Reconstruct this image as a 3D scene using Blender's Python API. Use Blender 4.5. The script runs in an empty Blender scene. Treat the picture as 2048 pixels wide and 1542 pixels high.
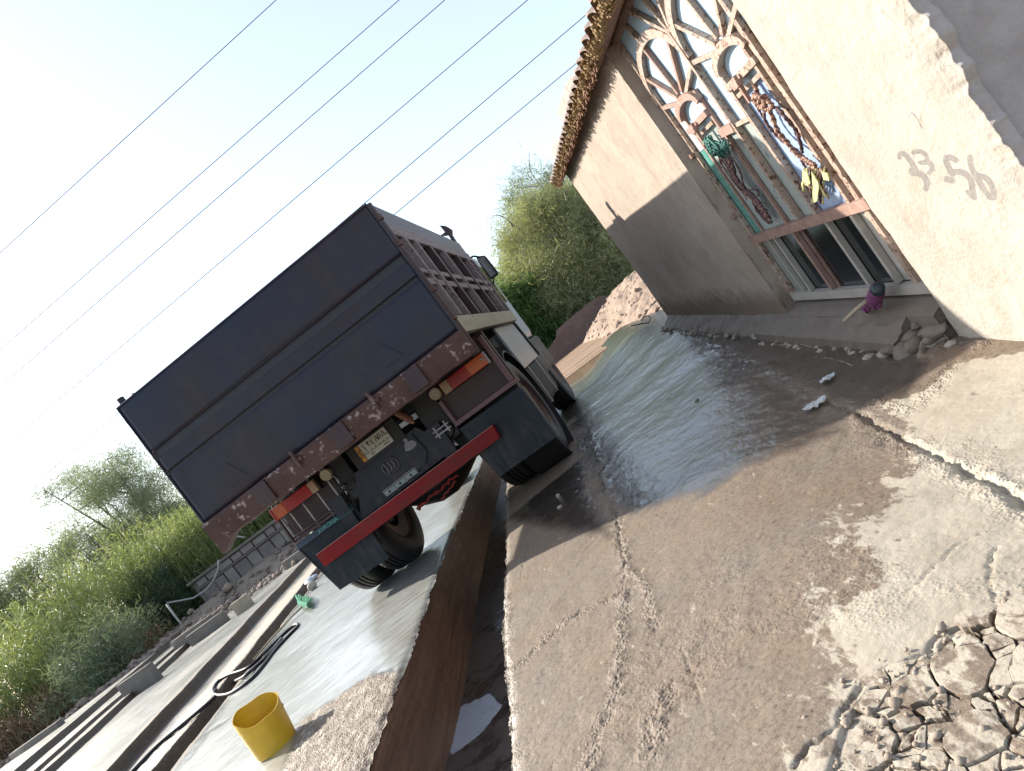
import bpy, math, random
import numpy as np
from mathutils import Vector, Matrix
random.seed(7); rng = np.random.default_rng(11)
SC = bpy.context.scene
COL = SC.collection
R = math.radians

# ------------------------------------------------------------------ camera, world, sun, exposure
F = 1400.0; RHO = R(36.5); TH = R(1.55); H = 0.93
cam_d = bpy.data.cameras.new('camera'); cam = bpy.data.objects.new('camera', cam_d); COL.objects.link(cam)
cam_d.sensor_fit = 'HORIZONTAL'; cam_d.sensor_width = 36.0; cam_d.lens = 36.0 * F / 2048.0
cam_d.clip_start = 0.05; cam_d.clip_end = 3000
_f = Vector((0, math.cos(TH), -math.sin(TH))); _u = Vector((0, math.sin(TH), math.cos(TH))); _r = Vector((1, 0, 0))
_cx = _r * math.cos(RHO) - _u * math.sin(RHO); _cy = _r * math.sin(RHO) + _u * math.cos(RHO)
M = Matrix((( _cx.x, _cy.x, -_f.x, 0), (_cx.y, _cy.y, -_f.y, 0), (_cx.z, _cy.z, -_f.z, H), (0, 0, 0, 1)))
cam.matrix_world = M
SC.camera = cam

SUN_AZ = 55.0; SUN_EL = 30.0          # degrees left of +Y, above the horizon
world = bpy.data.worlds.new('World'); SC.world = world; world.use_nodes = True
nt = world.node_tree; nt.nodes.clear()
out = nt.nodes.new('ShaderNodeOutputWorld'); bg = nt.nodes.new('ShaderNodeBackground'); sky = nt.nodes.new('ShaderNodeTexSky')
sky.sky_type = 'NISHITA'; sky.sun_disc = False; sky.sun_elevation = R(SUN_EL); sky.sun_rotation = R(-SUN_AZ)
sky.air_density = 1.0; sky.dust_density = 1.2; sky.ozone_density = 1.0; sky.altitude = 0
bg.inputs['Strength'].default_value = 0.105
veil = nt.nodes.new('ShaderNodeMix'); veil.data_type = 'RGBA'; veil.blend_type = 'ADD'; veil.inputs[0].default_value = 1.0   # thin even haze over the whole sky
veil.inputs[7].default_value = (1.55, 1.60, 1.58, 1)
hs = nt.nodes.new('ShaderNodeHueSaturation'); hs.inputs['Saturation'].default_value = 0.95; nt.links.new(sky.outputs[0], hs.inputs['Color']); nt.links.new(hs.outputs[0], veil.inputs[6]); nt.links.new(veil.outputs[2], bg.inputs[0]); nt.links.new(bg.outputs[0], out.inputs[0])
sun_d = bpy.data.lights.new('sun', 'SUN'); sun_d.energy = 5.0; sun_d.angle = R(0.55); sun_d.color = (1.0, 0.93, 0.82)
sun = bpy.data.objects.new('sun', sun_d); COL.objects.link(sun)
_sd = Vector((-math.sin(R(SUN_AZ)) * math.cos(R(SUN_EL)), math.cos(R(SUN_AZ)) * math.cos(R(SUN_EL)), math.sin(R(SUN_EL))))
sun.rotation_euler = _sd.to_track_quat('Z', 'Y').to_euler()
SC.view_settings.view_transform = 'Standard'; SC.view_settings.look = 'None'
SC.view_settings.exposure = 1.1; SC.view_settings.gamma = 1.0; SC.view_settings.use_curve_mapping = False

# ------------------------------------------------------------------ measuring the photograph on planes of the place
def ray(px, py):
    dx = (px - 1024) / F; dy = -(py - 771) / F
    u = dx * math.cos(RHO) + dy * math.sin(RHO); v = -dx * math.sin(RHO) + dy * math.cos(RHO)
    return Vector((u, math.cos(TH) + v * math.sin(TH), -math.sin(TH) + v * math.cos(TH)))
CAM = Vector((0, 0, H))
def G(px, py, z=0.0):
    r = ray(px, py); t = (z - H) / r.z
    return (r.x * t, r.y * t)
def on_plane(px, py, p0, n):
    r = ray(px, py); t = (p0 - CAM).dot(n) / r.dot(n); return CAM + r * t
# house frame: x into the house, y along its long wall, z up its wall
HA = ray(1040, 632).normalized(); HN = HA.cross(Vector((0, 0, 1))).normalized(); HB = HN.cross(HA)
H0 = Vector((1.586, 2.874, 0))
HM = Matrix(((HN.x, HA.x, HB.x, H0.x), (HN.y, HA.y, HB.y, H0.y), (HN.z, HA.z, HB.z, H0.z), (0, 0, 0, 1)))
def W(px, py, o=0.0):
    q = on_plane(px, py, H0 + HN * o, HN) - H0
    return (q.dot(HA), q.dot(HB))
# truck frame: x right, y forward, origin on the ground under the tailgate
TY = R(9.3); TAX = Vector((math.cos(TY), -math.sin(TY), 0)); TAY = Vector((math.sin(TY), math.cos(TY), 0))
T0 = Vector((-2.44, 5.2, 0)) + TAX * 1.2
TM = Matrix.Translation(T0) @ Matrix.Rotation(-TY, 4, 'Z')
def TR(px, py, k=0.0):
    q = on_plane(px, py, T0 + TAY * k, TAY) - T0
    return (q.dot(TAX), q.z)

# ------------------------------------------------------------------ materials
def lin(c):
    return tuple((v / 12.92 if v <= 0.04045 else ((v + 0.055) / 1.055) ** 2.4) for v in c)
MATS = {}; ALB = 0.84
def nodes_of(m):
    m.use_nodes = True; t = m.node_tree; t.nodes.clear()
    o = t.nodes.new('ShaderNodeOutputMaterial'); b = t.nodes.new('ShaderNodeBsdfPrincipled'); t.links.new(b.outputs[0], o.inputs[0])
    return t, b, o
def nnoise(t, vec, scale, detail=4, rough=0.55, dist=0.0):
    n = t.nodes.new('ShaderNodeTexNoise'); n.inputs['Scale'].default_value = scale; n.inputs['Detail'].default_value = detail
    n.inputs['Roughness'].default_value = rough; n.inputs['Distortion'].default_value = dist
    if vec is not None: t.links.new(vec, n.inputs['Vector'])
    return n.outputs[0]
def nramp(t, fac, stops):
    r = t.nodes.new('ShaderNodeValToRGB'); t.links.new(fac, r.inputs[0]); e = r.color_ramp.elements
    while len(e) < len(stops): e.new(0.5)
    for i, (p, c) in enumerate(stops):
        e[i].position = p; e[i].color = (c if len(c) == 4 else (*c, 1)) if not isinstance(c, (int, float)) else (c, c, c, 1)
    return r.outputs[0]
def nmix(t, fac, a, b, mode='MIX'):
    m = t.nodes.new('ShaderNodeMix'); m.data_type = 'RGBA'; m.blend_type = mode
    for sock, v in ((m.inputs[0], fac), (m.inputs[6], a), (m.inputs[7], b)):
        if hasattr(v, 'is_output'): t.links.new(v, sock)
        elif isinstance(v, (int, float)): sock.default_value = v
        else: sock.default_value = (*v, 1) if len(v) == 3 else v
    return m.outputs[2]
def nmath(t, op, a, b=0.0, clamp=False):
    m = t.nodes.new('ShaderNodeMath'); m.operation = op; m.use_clamp = clamp
    for sock, v in ((m.inputs[0], a), (m.inputs[1], b)):
        if hasattr(v, 'is_output'): t.links.new(v, sock)
        else: sock.default_value = v
    return m.outputs[0]
def nbump(t, h, strength, dist=0.01, normal=None):
    b = t.nodes.new('ShaderNodeBump'); b.inputs['Strength'].default_value = strength; b.inputs['Distance'].default_value = dist
    t.links.new(h, b.inputs['Height'])
    if normal is not None: t.links.new(normal, b.inputs['Normal'])
    return b.outputs[0]
def ncoord(t, kind='Object', scale=None):
    c = t.nodes.new('ShaderNodeTexCoord').outputs[kind] if kind != 'World' else t.nodes.new('ShaderNodeNewGeometry').outputs['Position']
    if scale:
        m = t.nodes.new('ShaderNodeMapping'); m.inputs['Scale'].default_value = scale; t.links.new(c, m.inputs[0]); c = m.outputs[0]
    return c
def setv(b, name, v):
    if name in b.inputs: b.inputs[name].default_value = v

def worn(name, c1, c2, rough=0.6, scale=6.0, spots=None, spot_at=0.62, metal=0.0, bump=0.15, bscale=60.0, stretch=None, spec=0.5, rvar=0.15, dist=0.003, coat=0.0):
    """painted or bare surface: two tones in soft clouds, optional chips / rust spots, fine relief"""
    if name in MATS: return MATS[name]
    c1 = tuple(x * ALB for x in c1); c2 = tuple(x * ALB for x in c2); spots = tuple(x * ALB for x in spots) if spots else None
    m = bpy.data.materials.new(name); t, b, o = nodes_of(m)
    v = ncoord(t, 'Object', stretch)
    n = nnoise(t, v, scale, 6, 0.6, 0.3)
    col = nmix(t, nramp(t, n, [(0.32, 0.0), (0.68, 1.0)]), c1, c2)
    n2 = nnoise(t, v, scale * 9, 4, 0.6)
    col = nmix(t, nramp(t, n2, [(0.3, 0.0), (0.7, 0.35)]), col, tuple(x * 0.6 for x in c1))
    rr = nmath(t, 'ADD', nmath(t, 'MULTIPLY', n2, rvar), rough - rvar * 0.5)
    if spots is not None:
        n3 = nnoise(t, v, scale * 3.1, 9, 0.72)
        k = nramp(t, n3, [(spot_at, 0.0), (spot_at + 0.03, 1.0)])
        col = nmix(t, k, col, spots)
        rr = nmath(t, 'ADD', rr, nmath(t, 'MULTIPLY', k, 0.25), True)
    t.links.new(col, b.inputs['Base Color']); t.links.new(rr, b.inputs['Roughness'])
    setv(b, 'Metallic', metal); setv(b, 'Specular IOR Level', spec); setv(b, 'Coat Weight', coat); setv(b, 'Coat Roughness', 0.15)
    if bump:
        hb = nnoise(t, v, bscale, 5, 0.6)
        t.links.new(nbump(t, hb, bump, dist), b.inputs['Normal'])
    MATS[name] = m; return m

def plain(name, c, rough=0.5, metal=0.0, spec=0.5):
    if name in MATS: return MATS[name]
    m = bpy.data.materials.new(name); t, b, o = nodes_of(m)
    v = ncoord(t, 'Object'); n = nnoise(t, v, 25, 4)
    t.links.new(nmix(t, n, c, tuple(x * 0.75 for x in c)), b.inputs['Base Color'])
    b.inputs['Roughness'].default_value = rough; setv(b, 'Metallic', metal); setv(b, 'Specular IOR Level', spec)
    MATS[name] = m; return m

def leaf_mat(name, c1, c2, trans=0.35):
    m = bpy.data.materials.new(name); m.use_nodes = True; t = m.node_tree; t.nodes.clear()
    o = t.nodes.new('ShaderNodeOutputMaterial'); a = t.nodes.new('ShaderNodeAttribute'); a.attribute_name = 'tint'
    col = nmix(t, a.outputs['Fac'], c1, c2)
    d = t.nodes.new('ShaderNodeBsdfPrincipled'); d.inputs['Roughness'].default_value = 0.55; setv(d, 'Specular IOR Level', 0.25)
    tr = t.nodes.new('ShaderNodeBsdfTranslucent'); mx = t.nodes.new('ShaderNodeMixShader'); mx.inputs[0].default_value = trans
    t.links.new(col, d.inputs['Base Color']); t.links.new(nmix(t, 1.0, col, (1.0, 1.0, 0.55), 'MULTIPLY'), tr.inputs[0])
    t.links.new(d.outputs[0], mx.inputs[1]); t.links.new(tr.outputs[0], mx.inputs[2]); t.links.new(mx.outputs[0], o.inputs[0])
    return m

# ------------------------------------------------------------------ mesh building
def tag(o, label=None, cat=None, group=None, kind=None):
    if label: o['label'] = label
    if cat: o['category'] = cat
    if group: o['group'] = group
    if kind: o['kind'] = kind
    return o
def empty(name, mat=None):
    o = bpy.data.objects.new(name, None); COL.objects.link(o); o.empty_display_size = 0.1
    if mat is not None: o.matrix_world = mat
    return o
class MB:
    def __init__(s): s.v = []; s.f = []
    def add(s, vs, fs):
        k = len(s.v); s.v += [tuple(p) for p in vs]; s.f += [tuple(i + k for i in f) for f in fs]; return s
    def box(s, x0, x1, y0, y1, z0, z1, bev=0.0):
        if bev <= 0:
            vs = [(x, y, z) for z in (z0, z1) for y in (y0, y1) for x in (x0, x1)]
            return s.add(vs, [(0, 2, 3, 1), (4, 5, 7, 6), (0, 1, 5, 4), (2, 6, 7, 3), (0, 4, 6, 2), (1, 3, 7, 5)])
        b = min(bev, (x1 - x0) / 2.1, (y1 - y0) / 2.1, (z1 - z0) / 2.1)
        import bmesh
        bm = bmesh.new(); bmesh.ops.create_cube(bm, size=1.0)
        for q in bm.verts:
            q.co = Vector(((x0 + x1) / 2 + q.co.x * (x1 - x0), (y0 + y1) / 2 + q.co.y * (y1 - y0), (z0 + z1) / 2 + q.co.z * (z1 - z0)))
        bmesh.ops.bevel(bm, geom=list(bm.edges), offset=b, segments=2, affect='EDGES', profile=0.6)
        bm.verts.index_update()
        s.add([q.co[:] for q in bm.verts], [[q.index for q in f.verts] for f in bm.faces]); bm.free(); return s
    def slab(s, pts, d):
        """polygon pts (3d, planar) thickened by vector d"""
        n = len(pts); d = Vector(d); vs = [Vector(p) for p in pts] + [Vector(p) + d for p in pts]
        return s.add(vs, [tuple(range(n))[::-1], tuple(range(n, 2 * n))] + [(i, (i + 1) % n, n + (i + 1) % n, n + i) for i in range(n)])
    def tube(s, pts, r, n=8, closed=False, caps=True):
        pts = [Vector(p) for p in pts]; m = len(pts); rs = r if isinstance(r, (list, tuple)) else [r] * m
        up = None; rings = []
        for i, p in enumerate(pts):
            a = pts[(i - 1) % m] if (closed or i > 0) else p; b = pts[(i + 1) % m] if (closed or i < m - 1) else p
            t = (b - a)
            t = t.normalized() if t.length > 1e-9 else Vector((0, 0, 1))
            if up is None: up = t.orthogonal().normalized()
            up = (up - t * up.dot(t)); up = up.normalized() if up.length > 1e-6 else t.orthogonal().normalized()
            w = t.cross(up)
            rings.append([p + (up * math.cos(2 * math.pi * k / n) + w * math.sin(2 * math.pi * k / n)) * rs[i] for k in range(n)])
        vs = [q for g in rings for q in g]; fs = []
        for i in range(m if closed else m - 1):
            j = (i + 1) % m
            for k in range(n): fs.append((i * n + k, i * n + (k + 1) % n, j * n + (k + 1) % n, j * n + k))
        if caps and not closed: fs += [tuple(range(n))[::-1], tuple(range((m - 1) * n, m * n))]
        return s.add(vs, fs)
    def lathe(s, prof, c, axis='x', n=40, caps=False):
        """prof: list of (r, a): radius, position along axis"""
        vs = []
        for r_, a in prof:
            for k in range(n):
                co, si = r_ * math.cos(2 * math.pi * k / n), r_ * math.sin(2 * math.pi * k / n)
                p = {'x': (a, co, si), 'y': (co, a, si), 'z': (co, si, a)}[axis]
                vs.append((c[0] + p[0], c[1] + p[1], c[2] + p[2]))
        fs = [(i * n + k, i * n + (k + 1) % n, (i + 1) * n + (k + 1) % n, (i + 1) * n + k) for i in range(len(prof) - 1) for k in range(n)]
        if caps: fs += [tuple(range(n))[::-1], tuple(range((len(prof) - 1) * n, len(prof) * n))]
        return s.add(vs, fs)
    def ribbon(s, pts, w, nrm, th):
        """flat bar of width w following pts, lying in the plane with normal nrm, thickness th along nrm"""
        pts = [Vector(p) for p in pts]; nrm = Vector(nrm).normalized(); L = []; Rr = []
        for i, p in enumerate(pts):
            a = pts[max(i - 1, 0)]; b = pts[min(i + 1, len(pts) - 1)]; t = (b - a).normalized(); sd = t.cross(nrm) * (w / 2 if not isinstance(w, (list, tuple)) else w[i] / 2)
            L.append(p - sd); Rr.append(p + sd)
        m = len(pts); d = nrm * th; vs = L + Rr + [q + d for q in L] + [q + d for q in Rr]; fs = []
        for i in range(m - 1):
            fs += [(i, i + 1, m + i + 1, m + i), (2 * m + i, 3 * m + i, 3 * m + i + 1, 2 * m + i + 1),
                   (i, 2 * m + i, 2 * m + i + 1, i + 1), (m + i, m + i + 1, 3 * m + i + 1, 3 * m + i)]
        fs += [(0, m, 3 * m, 2 * m), (m - 1, 3 * m - 1, 4 * m - 1, 2 * m - 1)]
        return s.add(vs, fs)
    def blob(s, c, r, seed=0, n=2, jag=0.25, flat=1.0):
        import bmesh
        bm = bmesh.new(); bmesh.ops.create_icosphere(bm, subdivisions=n, radius=1.0); q = random.Random(seed)
        off = [Vector((q.uniform(-1, 1), q.uniform(-1, 1), q.uniform(-1, 1))).normalized() for _ in range(7)]; am = [q.uniform(-jag, jag) for _ in range(7)]
        rr = r if isinstance(r, (tuple, list)) else (r, r, r)
        bm.verts.index_update()
        vs = []
        for w in bm.verts:
            k = 1 + sum(a * max(0, w.co.dot(o)) ** 2 for a, o in zip(am, off))
            vs.append((c[0] + w.co.x * k * rr[0], c[1] + w.co.y * k * rr[1], c[2] + w.co.z * k * rr[2] * flat))
        s.add(vs, [[w.index for w in f.verts] for f in bm.faces]); bm.free(); return s
    def build(s, name, mat, parent=None, smooth=False, M4=None):
        me = bpy.data.meshes.new(name); me.from_pydata(s.v, [], s.f); me.update()
        import bmesh
        bm = bmesh.new(); bm.from_mesh(me); bmesh.ops.recalc_face_normals(bm, faces=bm.faces); bm.to_mesh(me); bm.free()
        if mat: me.materials.append(mat)
        o = bpy.data.objects.new(name, me); COL.objects.link(o)
        if parent is not None: o.parent = parent
        if M4 is not None: o.matrix_world = M4
        if smooth:
            for p in me.polygons: p.use_smooth = True
            if smooth == 'auto': me.set_sharp_from_angle(angle=R(38))
        return o
def mesh_np(name, V, Fq, mat, parent=None, attrs=None, smooth=False):
    me = bpy.data.meshes.new(name); V = np.ascontiguousarray(V, np.float32); Fq = np.ascontiguousarray(Fq, np.int32)
    k = Fq.shape[1]; me.vertices.add(len(V)); me.vertices.foreach_set('co', V.ravel())
    me.loops.add(Fq.size); me.loops.foreach_set('vertex_index', Fq.ravel())
    me.polygons.add(len(Fq)); me.polygons.foreach_set('loop_start', np.arange(0, Fq.size, k, dtype=np.int32))
    me.polygons.foreach_set('loop_total', np.full(len(Fq), k, np.int32))
    if smooth: me.polygons.foreach_set('use_smooth', np.ones(len(Fq), bool))
    me.update(calc_edges=True)
    for an, av in (attrs or {}).items():
        at = me.attributes.new(an, 'FLOAT', 'POINT'); at.data.foreach_set('value', np.ascontiguousarray(av, np.float32).ravel())
    if mat: me.materials.append(mat)
    o = bpy.data.objects.new(name, me); COL.objects.link(o)
    if parent is not None: o.parent = parent
    return o
def copy_obj(o, parent=None):
    c = o.copy(); COL.objects.link(c)
    if parent is not None: c.parent = parent
    return c
def copy_tree(o, parent=None):
    c = copy_obj(o, parent)
    for ch in list(o.children): copy_tree(ch, c)
    return c

# numpy noise
def vnoise(x, y, seed=0):
    xi = np.floor(x).astype(np.int64); yi = np.floor(y).astype(np.int64); xf = x - xi; yf = y - yi
    xf = xf * xf * (3 - 2 * xf); yf = yf * yf * (3 - 2 * yf)
    def h(a, b):
        n = (a * 374761393 + b * 668265263 + seed * 1442695041) & 0xFFFFFFFF
        n = ((n ^ (n >> 13)) * 1274126177) & 0xFFFFFFFF
        return ((n ^ (n >> 16)) & 0xFFFF) / 65535.0
    return (h(xi, yi) * (1 - xf) + h(xi + 1, yi) * xf) * (1 - yf) + (h(xi, yi + 1) * (1 - xf) + h(xi + 1, yi + 1) * xf) * yf
def fbm(x, y, sc, oct=4, seed=0):
    a = 0.0; amp = 0.5; tot = 0
    for i in range(oct):
        a = a + amp * vnoise(x * sc, y * sc, seed + i * 17); tot += amp; amp *= 0.5; sc *= 2.03
    return a / tot
def sstep(a, b, x):
    t = np.clip((x - a) / (b - a), 0, 1); return t * t * (3 - 2 * t)
def dpoly(x, y, pts, closed=False):
    d = np.full(x.shape, 1e9); m = len(pts)
    for i in range(m if closed else m - 1):
        ax_, ay_ = pts[i]; bx, by = pts[(i + 1) % m]; ex, ey = bx - ax_, by - ay_; L = ex * ex + ey * ey + 1e-12
        t = np.clip(((x - ax_) * ex + (y - ay_) * ey) / L, 0, 1); d = np.minimum(d, np.hypot(x - ax_ - t * ex, y - ay_ - t * ey))
    return d
def inside(x, y, pts):
    c = np.zeros(x.shape, bool); m = len(pts); j = m - 1
    for i in range(m):
        xi, yi = pts[i]; xj, yj = pts[j]
        c ^= ((yi > y) != (yj > y)) & (x < (xj - xi) * (y - yi) / (yj - yi + 1e-12) + xi); j = i
    return c
def pmask(x, y, px, feather):
    P = [G(*p) for p in px]; d = dpoly(x, y, P, True); d = np.where(inside(x, y, P), d, -d); return sstep(-feather, feather, d)

# ------------------------------------------------------------------ ground
def ground_mat():
    m = bpy.data.materials.new('yard_concrete'); t, b, o = nodes_of(m)
    v = ncoord(t, 'World')
    def at(n):
        a = t.nodes.new('ShaderNodeAttribute'); a.attribute_name = n; return a.outputs['Fac']
    dry, wet, rgh, film, stain_shade = at('dry'), at('wet'), at('coarse'), at('film'), at('stain_shade')
    n1 = nnoise(t, v, 1.3, 5, 0.6, 0.4); n2 = nnoise(t, v, 7, 6, 0.6, 0.2); n3 = nnoise(t, v, 60, 5, 0.7); n4 = nnoise(t, v, 220, 3, 0.6)
    base = nmix(t, nramp(t, n1, [(0.36, 0.0), (0.62, 1.0)]), (0.225, 0.150, 0.100), (0.205, 0.168, 0.138))
    base = nmix(t, nramp(t, n2, [(0.35, 0.0), (0.7, 0.55)]), base, (0.265, 0.175, 0.112))
    base = nmix(t, nramp(t, n3, [(0.45, 0.0), (0.72, 0.5)]), base, (0.34, 0.275, 0.215))
    base = nmix(t, nramp(t, n3, [(0.30, 0.85), (0.45, 0.0)]), base, (0.06, 0.043, 0.033))
    base = nmix(t, nramp(t, n4, [(0.34, 0.55), (0.47, 0.0)]), base, (0.075, 0.055, 0.042)); base = nmix(t, nramp(t, n4, [(0.60, 0.0), (0.72, 0.45)]), base, (0.36, 0.31, 0.26))
    # exposed aggregate
    vo = t.nodes.new('ShaderNodeTexVoronoi'); vo.inputs['Scale'].default_value = 85; t.links.new(v, vo.inputs['Vector'])
    ag = nramp(t, vo.outputs['Distance'], [(0.15, 1.0), (0.55, 0.0)])
    agc = nmix(t, vo.outputs['Color'], (0.12, 0.08, 0.06), (0.36, 0.28, 0.22))
    base = nmix(t, nmath(t, 'MULTIPLY', rgh, nramp(t, n3, [(0.3, 0.15), (0.6, 0.95)])), base, agc)
    dcol = nmix(t, nramp(t, n2, [(0.3, 0.0), (0.7, 1.0)]), (0.45, 0.375, 0.295), (0.56, 0.485, 0.395))
    dcol = nmix(t, nramp(t, n3, [(0.25, 0.6), (0.42, 0.0)]), dcol, (0.2, 0.155, 0.12))
    dn = nmath(t, 'MULTIPLY', nmath(t, 'ADD', nnoise(t, v, 8, 9, 0.7, 0.3), nnoise(t, ncoord(t, 'World', (1.6, .6, 1)), 22, 6, 0.65, 0.5)), 0.5)
    dm = nramp(t, nmath(t, 'ADD', nmath(t, 'MULTIPLY', dry, 0.8), nmath(t, 'MULTIPLY', nmath(t, 'SUBTRACT', dn, 0.5), 3.0)), [(0.34, 0.0), (0.52, 1.0)])
    col = nmix(t, dm, base, dcol)
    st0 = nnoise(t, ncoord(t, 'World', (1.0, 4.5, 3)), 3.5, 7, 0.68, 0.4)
    wcol = nmix(t, film, nmix(t, 1.0, base, (0.30, 0.31, 0.33), 'MULTIPLY'), nmix(t, nramp(t, nmath(t, 'ADD', nmath(t, 'MULTIPLY', st0, .7), nmath(t, 'MULTIPLY', n1, .3)), [(0.36, 0.0), (0.62, 1.0)]), (0.26, 0.235, 0.20), (0.60, 0.61, 0.60)))  # pale film colour: sky glare on the wet washing slab put into the colour
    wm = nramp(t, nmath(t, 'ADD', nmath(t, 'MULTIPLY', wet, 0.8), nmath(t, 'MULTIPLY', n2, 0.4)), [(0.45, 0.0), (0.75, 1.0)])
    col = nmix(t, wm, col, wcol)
    alg = at('algae'); col = nmix(t, nmath(t, 'MULTIPLY', alg, nramp(t, n2, [(0.3, 0.2), (0.6, 0.9)])), col, (0.10, 0.13, 0.045))
    col = nmix(t, 1.0, col, (0.72, 0.745, 0.74), 'MULTIPLY')
    col = nmix(t, nmath(t, 'MULTIPLY', stain_shade, nramp(t, n2, [(0.2, 0.6), (0.6, 1.0)])), col, (0.02, 0.018, 0.016))  # dark marks, and painted shade in the bands along the kerb steps
    t.links.new(col, b.inputs['Base Color'])
    r_dry = nmath(t, 'ADD', nmath(t, 'MULTIPLY', n3, 0.25), 0.6)
    r_wet = nmath(t, 'ADD', nmath(t, 'MULTIPLY', n2, 0.20), nmath(t, 'ADD', 0.13, nmath(t, 'MULTIPLY', film, 0.10)))
    mr = t.nodes.new('ShaderNodeMix'); mr.data_type = 'FLOAT'; t.links.new(wm, mr.inputs[0]); t.links.new(r_dry, mr.inputs[2]); t.links.new(r_wet, mr.inputs[3])
    t.links.new(mr.outputs[0], b.inputs['Roughness']); t.links.new(wm, b.inputs['Coat Weight']); t.links.new(nmath(t, 'SUBTRACT', 0.27, nmath(t, 'MULTIPLY', film, 0.03)), b.inputs['Coat Roughness']); b.inputs['Coat IOR'].default_value = 1.45
    # brushed streaks and grain
    st = nnoise(t, ncoord(t, 'World', (1.2, 9, 4)), 9.0, 5, 0.65)
    hh = nmath(t, 'ADD', nmath(t, 'MULTIPLY', n3, 0.6), nmath(t, 'ADD', nmath(t, 'MULTIPLY', st, 0.13), nmath(t, 'MULTIPLY', nmath(t, 'MULTIPLY', ag, rgh), 0.9)))
    bs = t.nodes.new('ShaderNodeBump'); bs.inputs['Distance'].default_value = 0.006; t.links.new(hh, bs.inputs['Height'])
    t.links.new(nmath(t, 'SUBTRACT', 0.75, nmath(t, 'MULTIPLY', wm, nmath(t, 'ADD', 0.25, nmath(t, 'MULTIPLY', film, 0.42)))), bs.inputs['Strength'])
    nb4 = t.nodes.new('ShaderNodeBump'); nb4.inputs['Distance'].default_value = 0.0015; t.links.new(n4, nb4.inputs['Height']); t.links.new(bs.outputs[0], nb4.inputs['Normal']); t.links.new(nmath(t, 'SUBTRACT', 0.4, nmath(t, 'MULTIPLY', film, 0.33)), nb4.inputs['Strength']); nb = nb4.outputs[0]
    t.links.new(nb, b.inputs['Normal']); t.links.new(nbump(t, nmath(t, 'ADD', n3, nmath(t, 'MULTIPLY', st, .35)), 0.30, 0.002), b.inputs['Coat Normal'])
    return m
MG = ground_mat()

def house_local(x, y):
    """distance in front of the long wall (negative = yard side) and distance along it"""
    dx = x - H0.x; dy = y - H0.y
    n = dx * HN.x + dy * HN.y; s = (dx * HA.x + dy * HA.y) / (HA.x ** 2 + HA.y ** 2); return n, s
def zyard(x, y):
    n, s = house_local(x, y)
    zb = np.clip(0.0458 * s - 0.075, -0.16, 0.26)
    return zb * sstep(-1.25, -0.12, n)

EDGE_R = [(-0.64, 0.2), (-0.655, 1.2), (-0.66, 1.98), (-0.69, 3.16), (-0.66, 4.4), (-0.65, 6.0), (-0.63, 7.15), (-0.6, 14.0)]
def edge_r(y): return np.interp(y, [p[1] for p in EDGE_R], [p[0] for p in EDGE_R])
EDGE_L = [(-1.36, 0.2), (-1.34, 2.67), (-1.31, 3.38), (-1.27, 5.83), (-1.17, 8.0), (-1.06, 10.18), (-0.95, 14.0)]
def edge_l(y): return np.interp(y, [p[1] for p in EDGE_L], [p[0] for p in EDGE_L])
def gridfaces(nx, ny):
    i = np.arange((ny - 1) * nx).reshape(ny - 1, nx)[:, :-1].ravel(); return np.stack([i, i + 1, i + 1 + nx, i + nx], 1)

ROUGH = [([(1238, 1070), (1252, 1140), (1240, 1185), (1180, 1215), (1130, 1240), (1060, 1310), (1012, 1352)], 0.035),
         ([(1252, 1140), (1290, 1175), (1305, 1250)], 0.03), ([(1250, 1185), (1240, 1290), (1228, 1400), (1190, 1480), (1170, 1560)], 0.035),
         ([(1180, 850), (1205, 940), (1222, 1010), (1238, 1070)], 0.035),
         ([(1330, 655), (1430, 700), (1500, 725), (1560, 748), (1640, 785), (1700, 805), (1760, 850), (1840, 880), (1930, 915), (2060, 985)], 0.05),
         ([(1700, 805), (1740, 780), (1800, 790), (1850, 740), (1880, 700)], 0.045), ([(1840, 690), (1880, 650), (1940, 655)], 0.04),
         ([(1010, 1180), (1008, 1300), (1015, 1420), (1022, 1560)], 0.035), ([(1330, 1380), (1300, 1500)], 0.05),
         ([(1150, 870), (1165, 960), (1190, 1010)], 0.10)]
CRACK = [([(1700, 805), (1760, 835), (1840, 872), (1930, 912), (2060, 985)], 0.012, 0.02), ([(1640, 790), (1700, 805)], 0.01, 0.012),
         ([(1225, 1000), (1238, 1075), (1250, 1130)], 0.006, 0.008), ([(1360, 1290), (1385, 1350), (1398, 1400)], 0.003, 0.005),
         ([(1790, 1180), (1850, 1120), (1900, 1050), (1960, 1020)], 0.0025, 0.005), ([(1965, 1060), (1960, 1130), (1975, 1190), (1960, 1240)], 0.003, 0.006),
         ([(1130, 1150), (1180, 1110)], 0.003, 0.004), ([(1040, 1160), (1056, 1090)], 0.003, 0.004),
         ([(1590, 1542), (1620, 1500), (1680, 1450), (1690, 1410), (1740, 1350), (1850, 1290), (1870, 1255), (1960, 1225)], 0.004, 0.012),
         ([(1430, 1000), (1520, 930), (1600, 900)], 0.003, 0.003), ([(1300, 960), (1400, 880), (1530, 810)], 0.003, 0.003)]
BROKEN_PX = [(1640, 1600), (1690, 1430), (1760, 1345), (1850, 1300), (1880, 1262), (1965, 1228), (2070, 1175), (2200, 1250), (2150, 1700), (1700, 1700)]
BROKEN = [G(*p) for p in BROKEN_PX]
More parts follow.
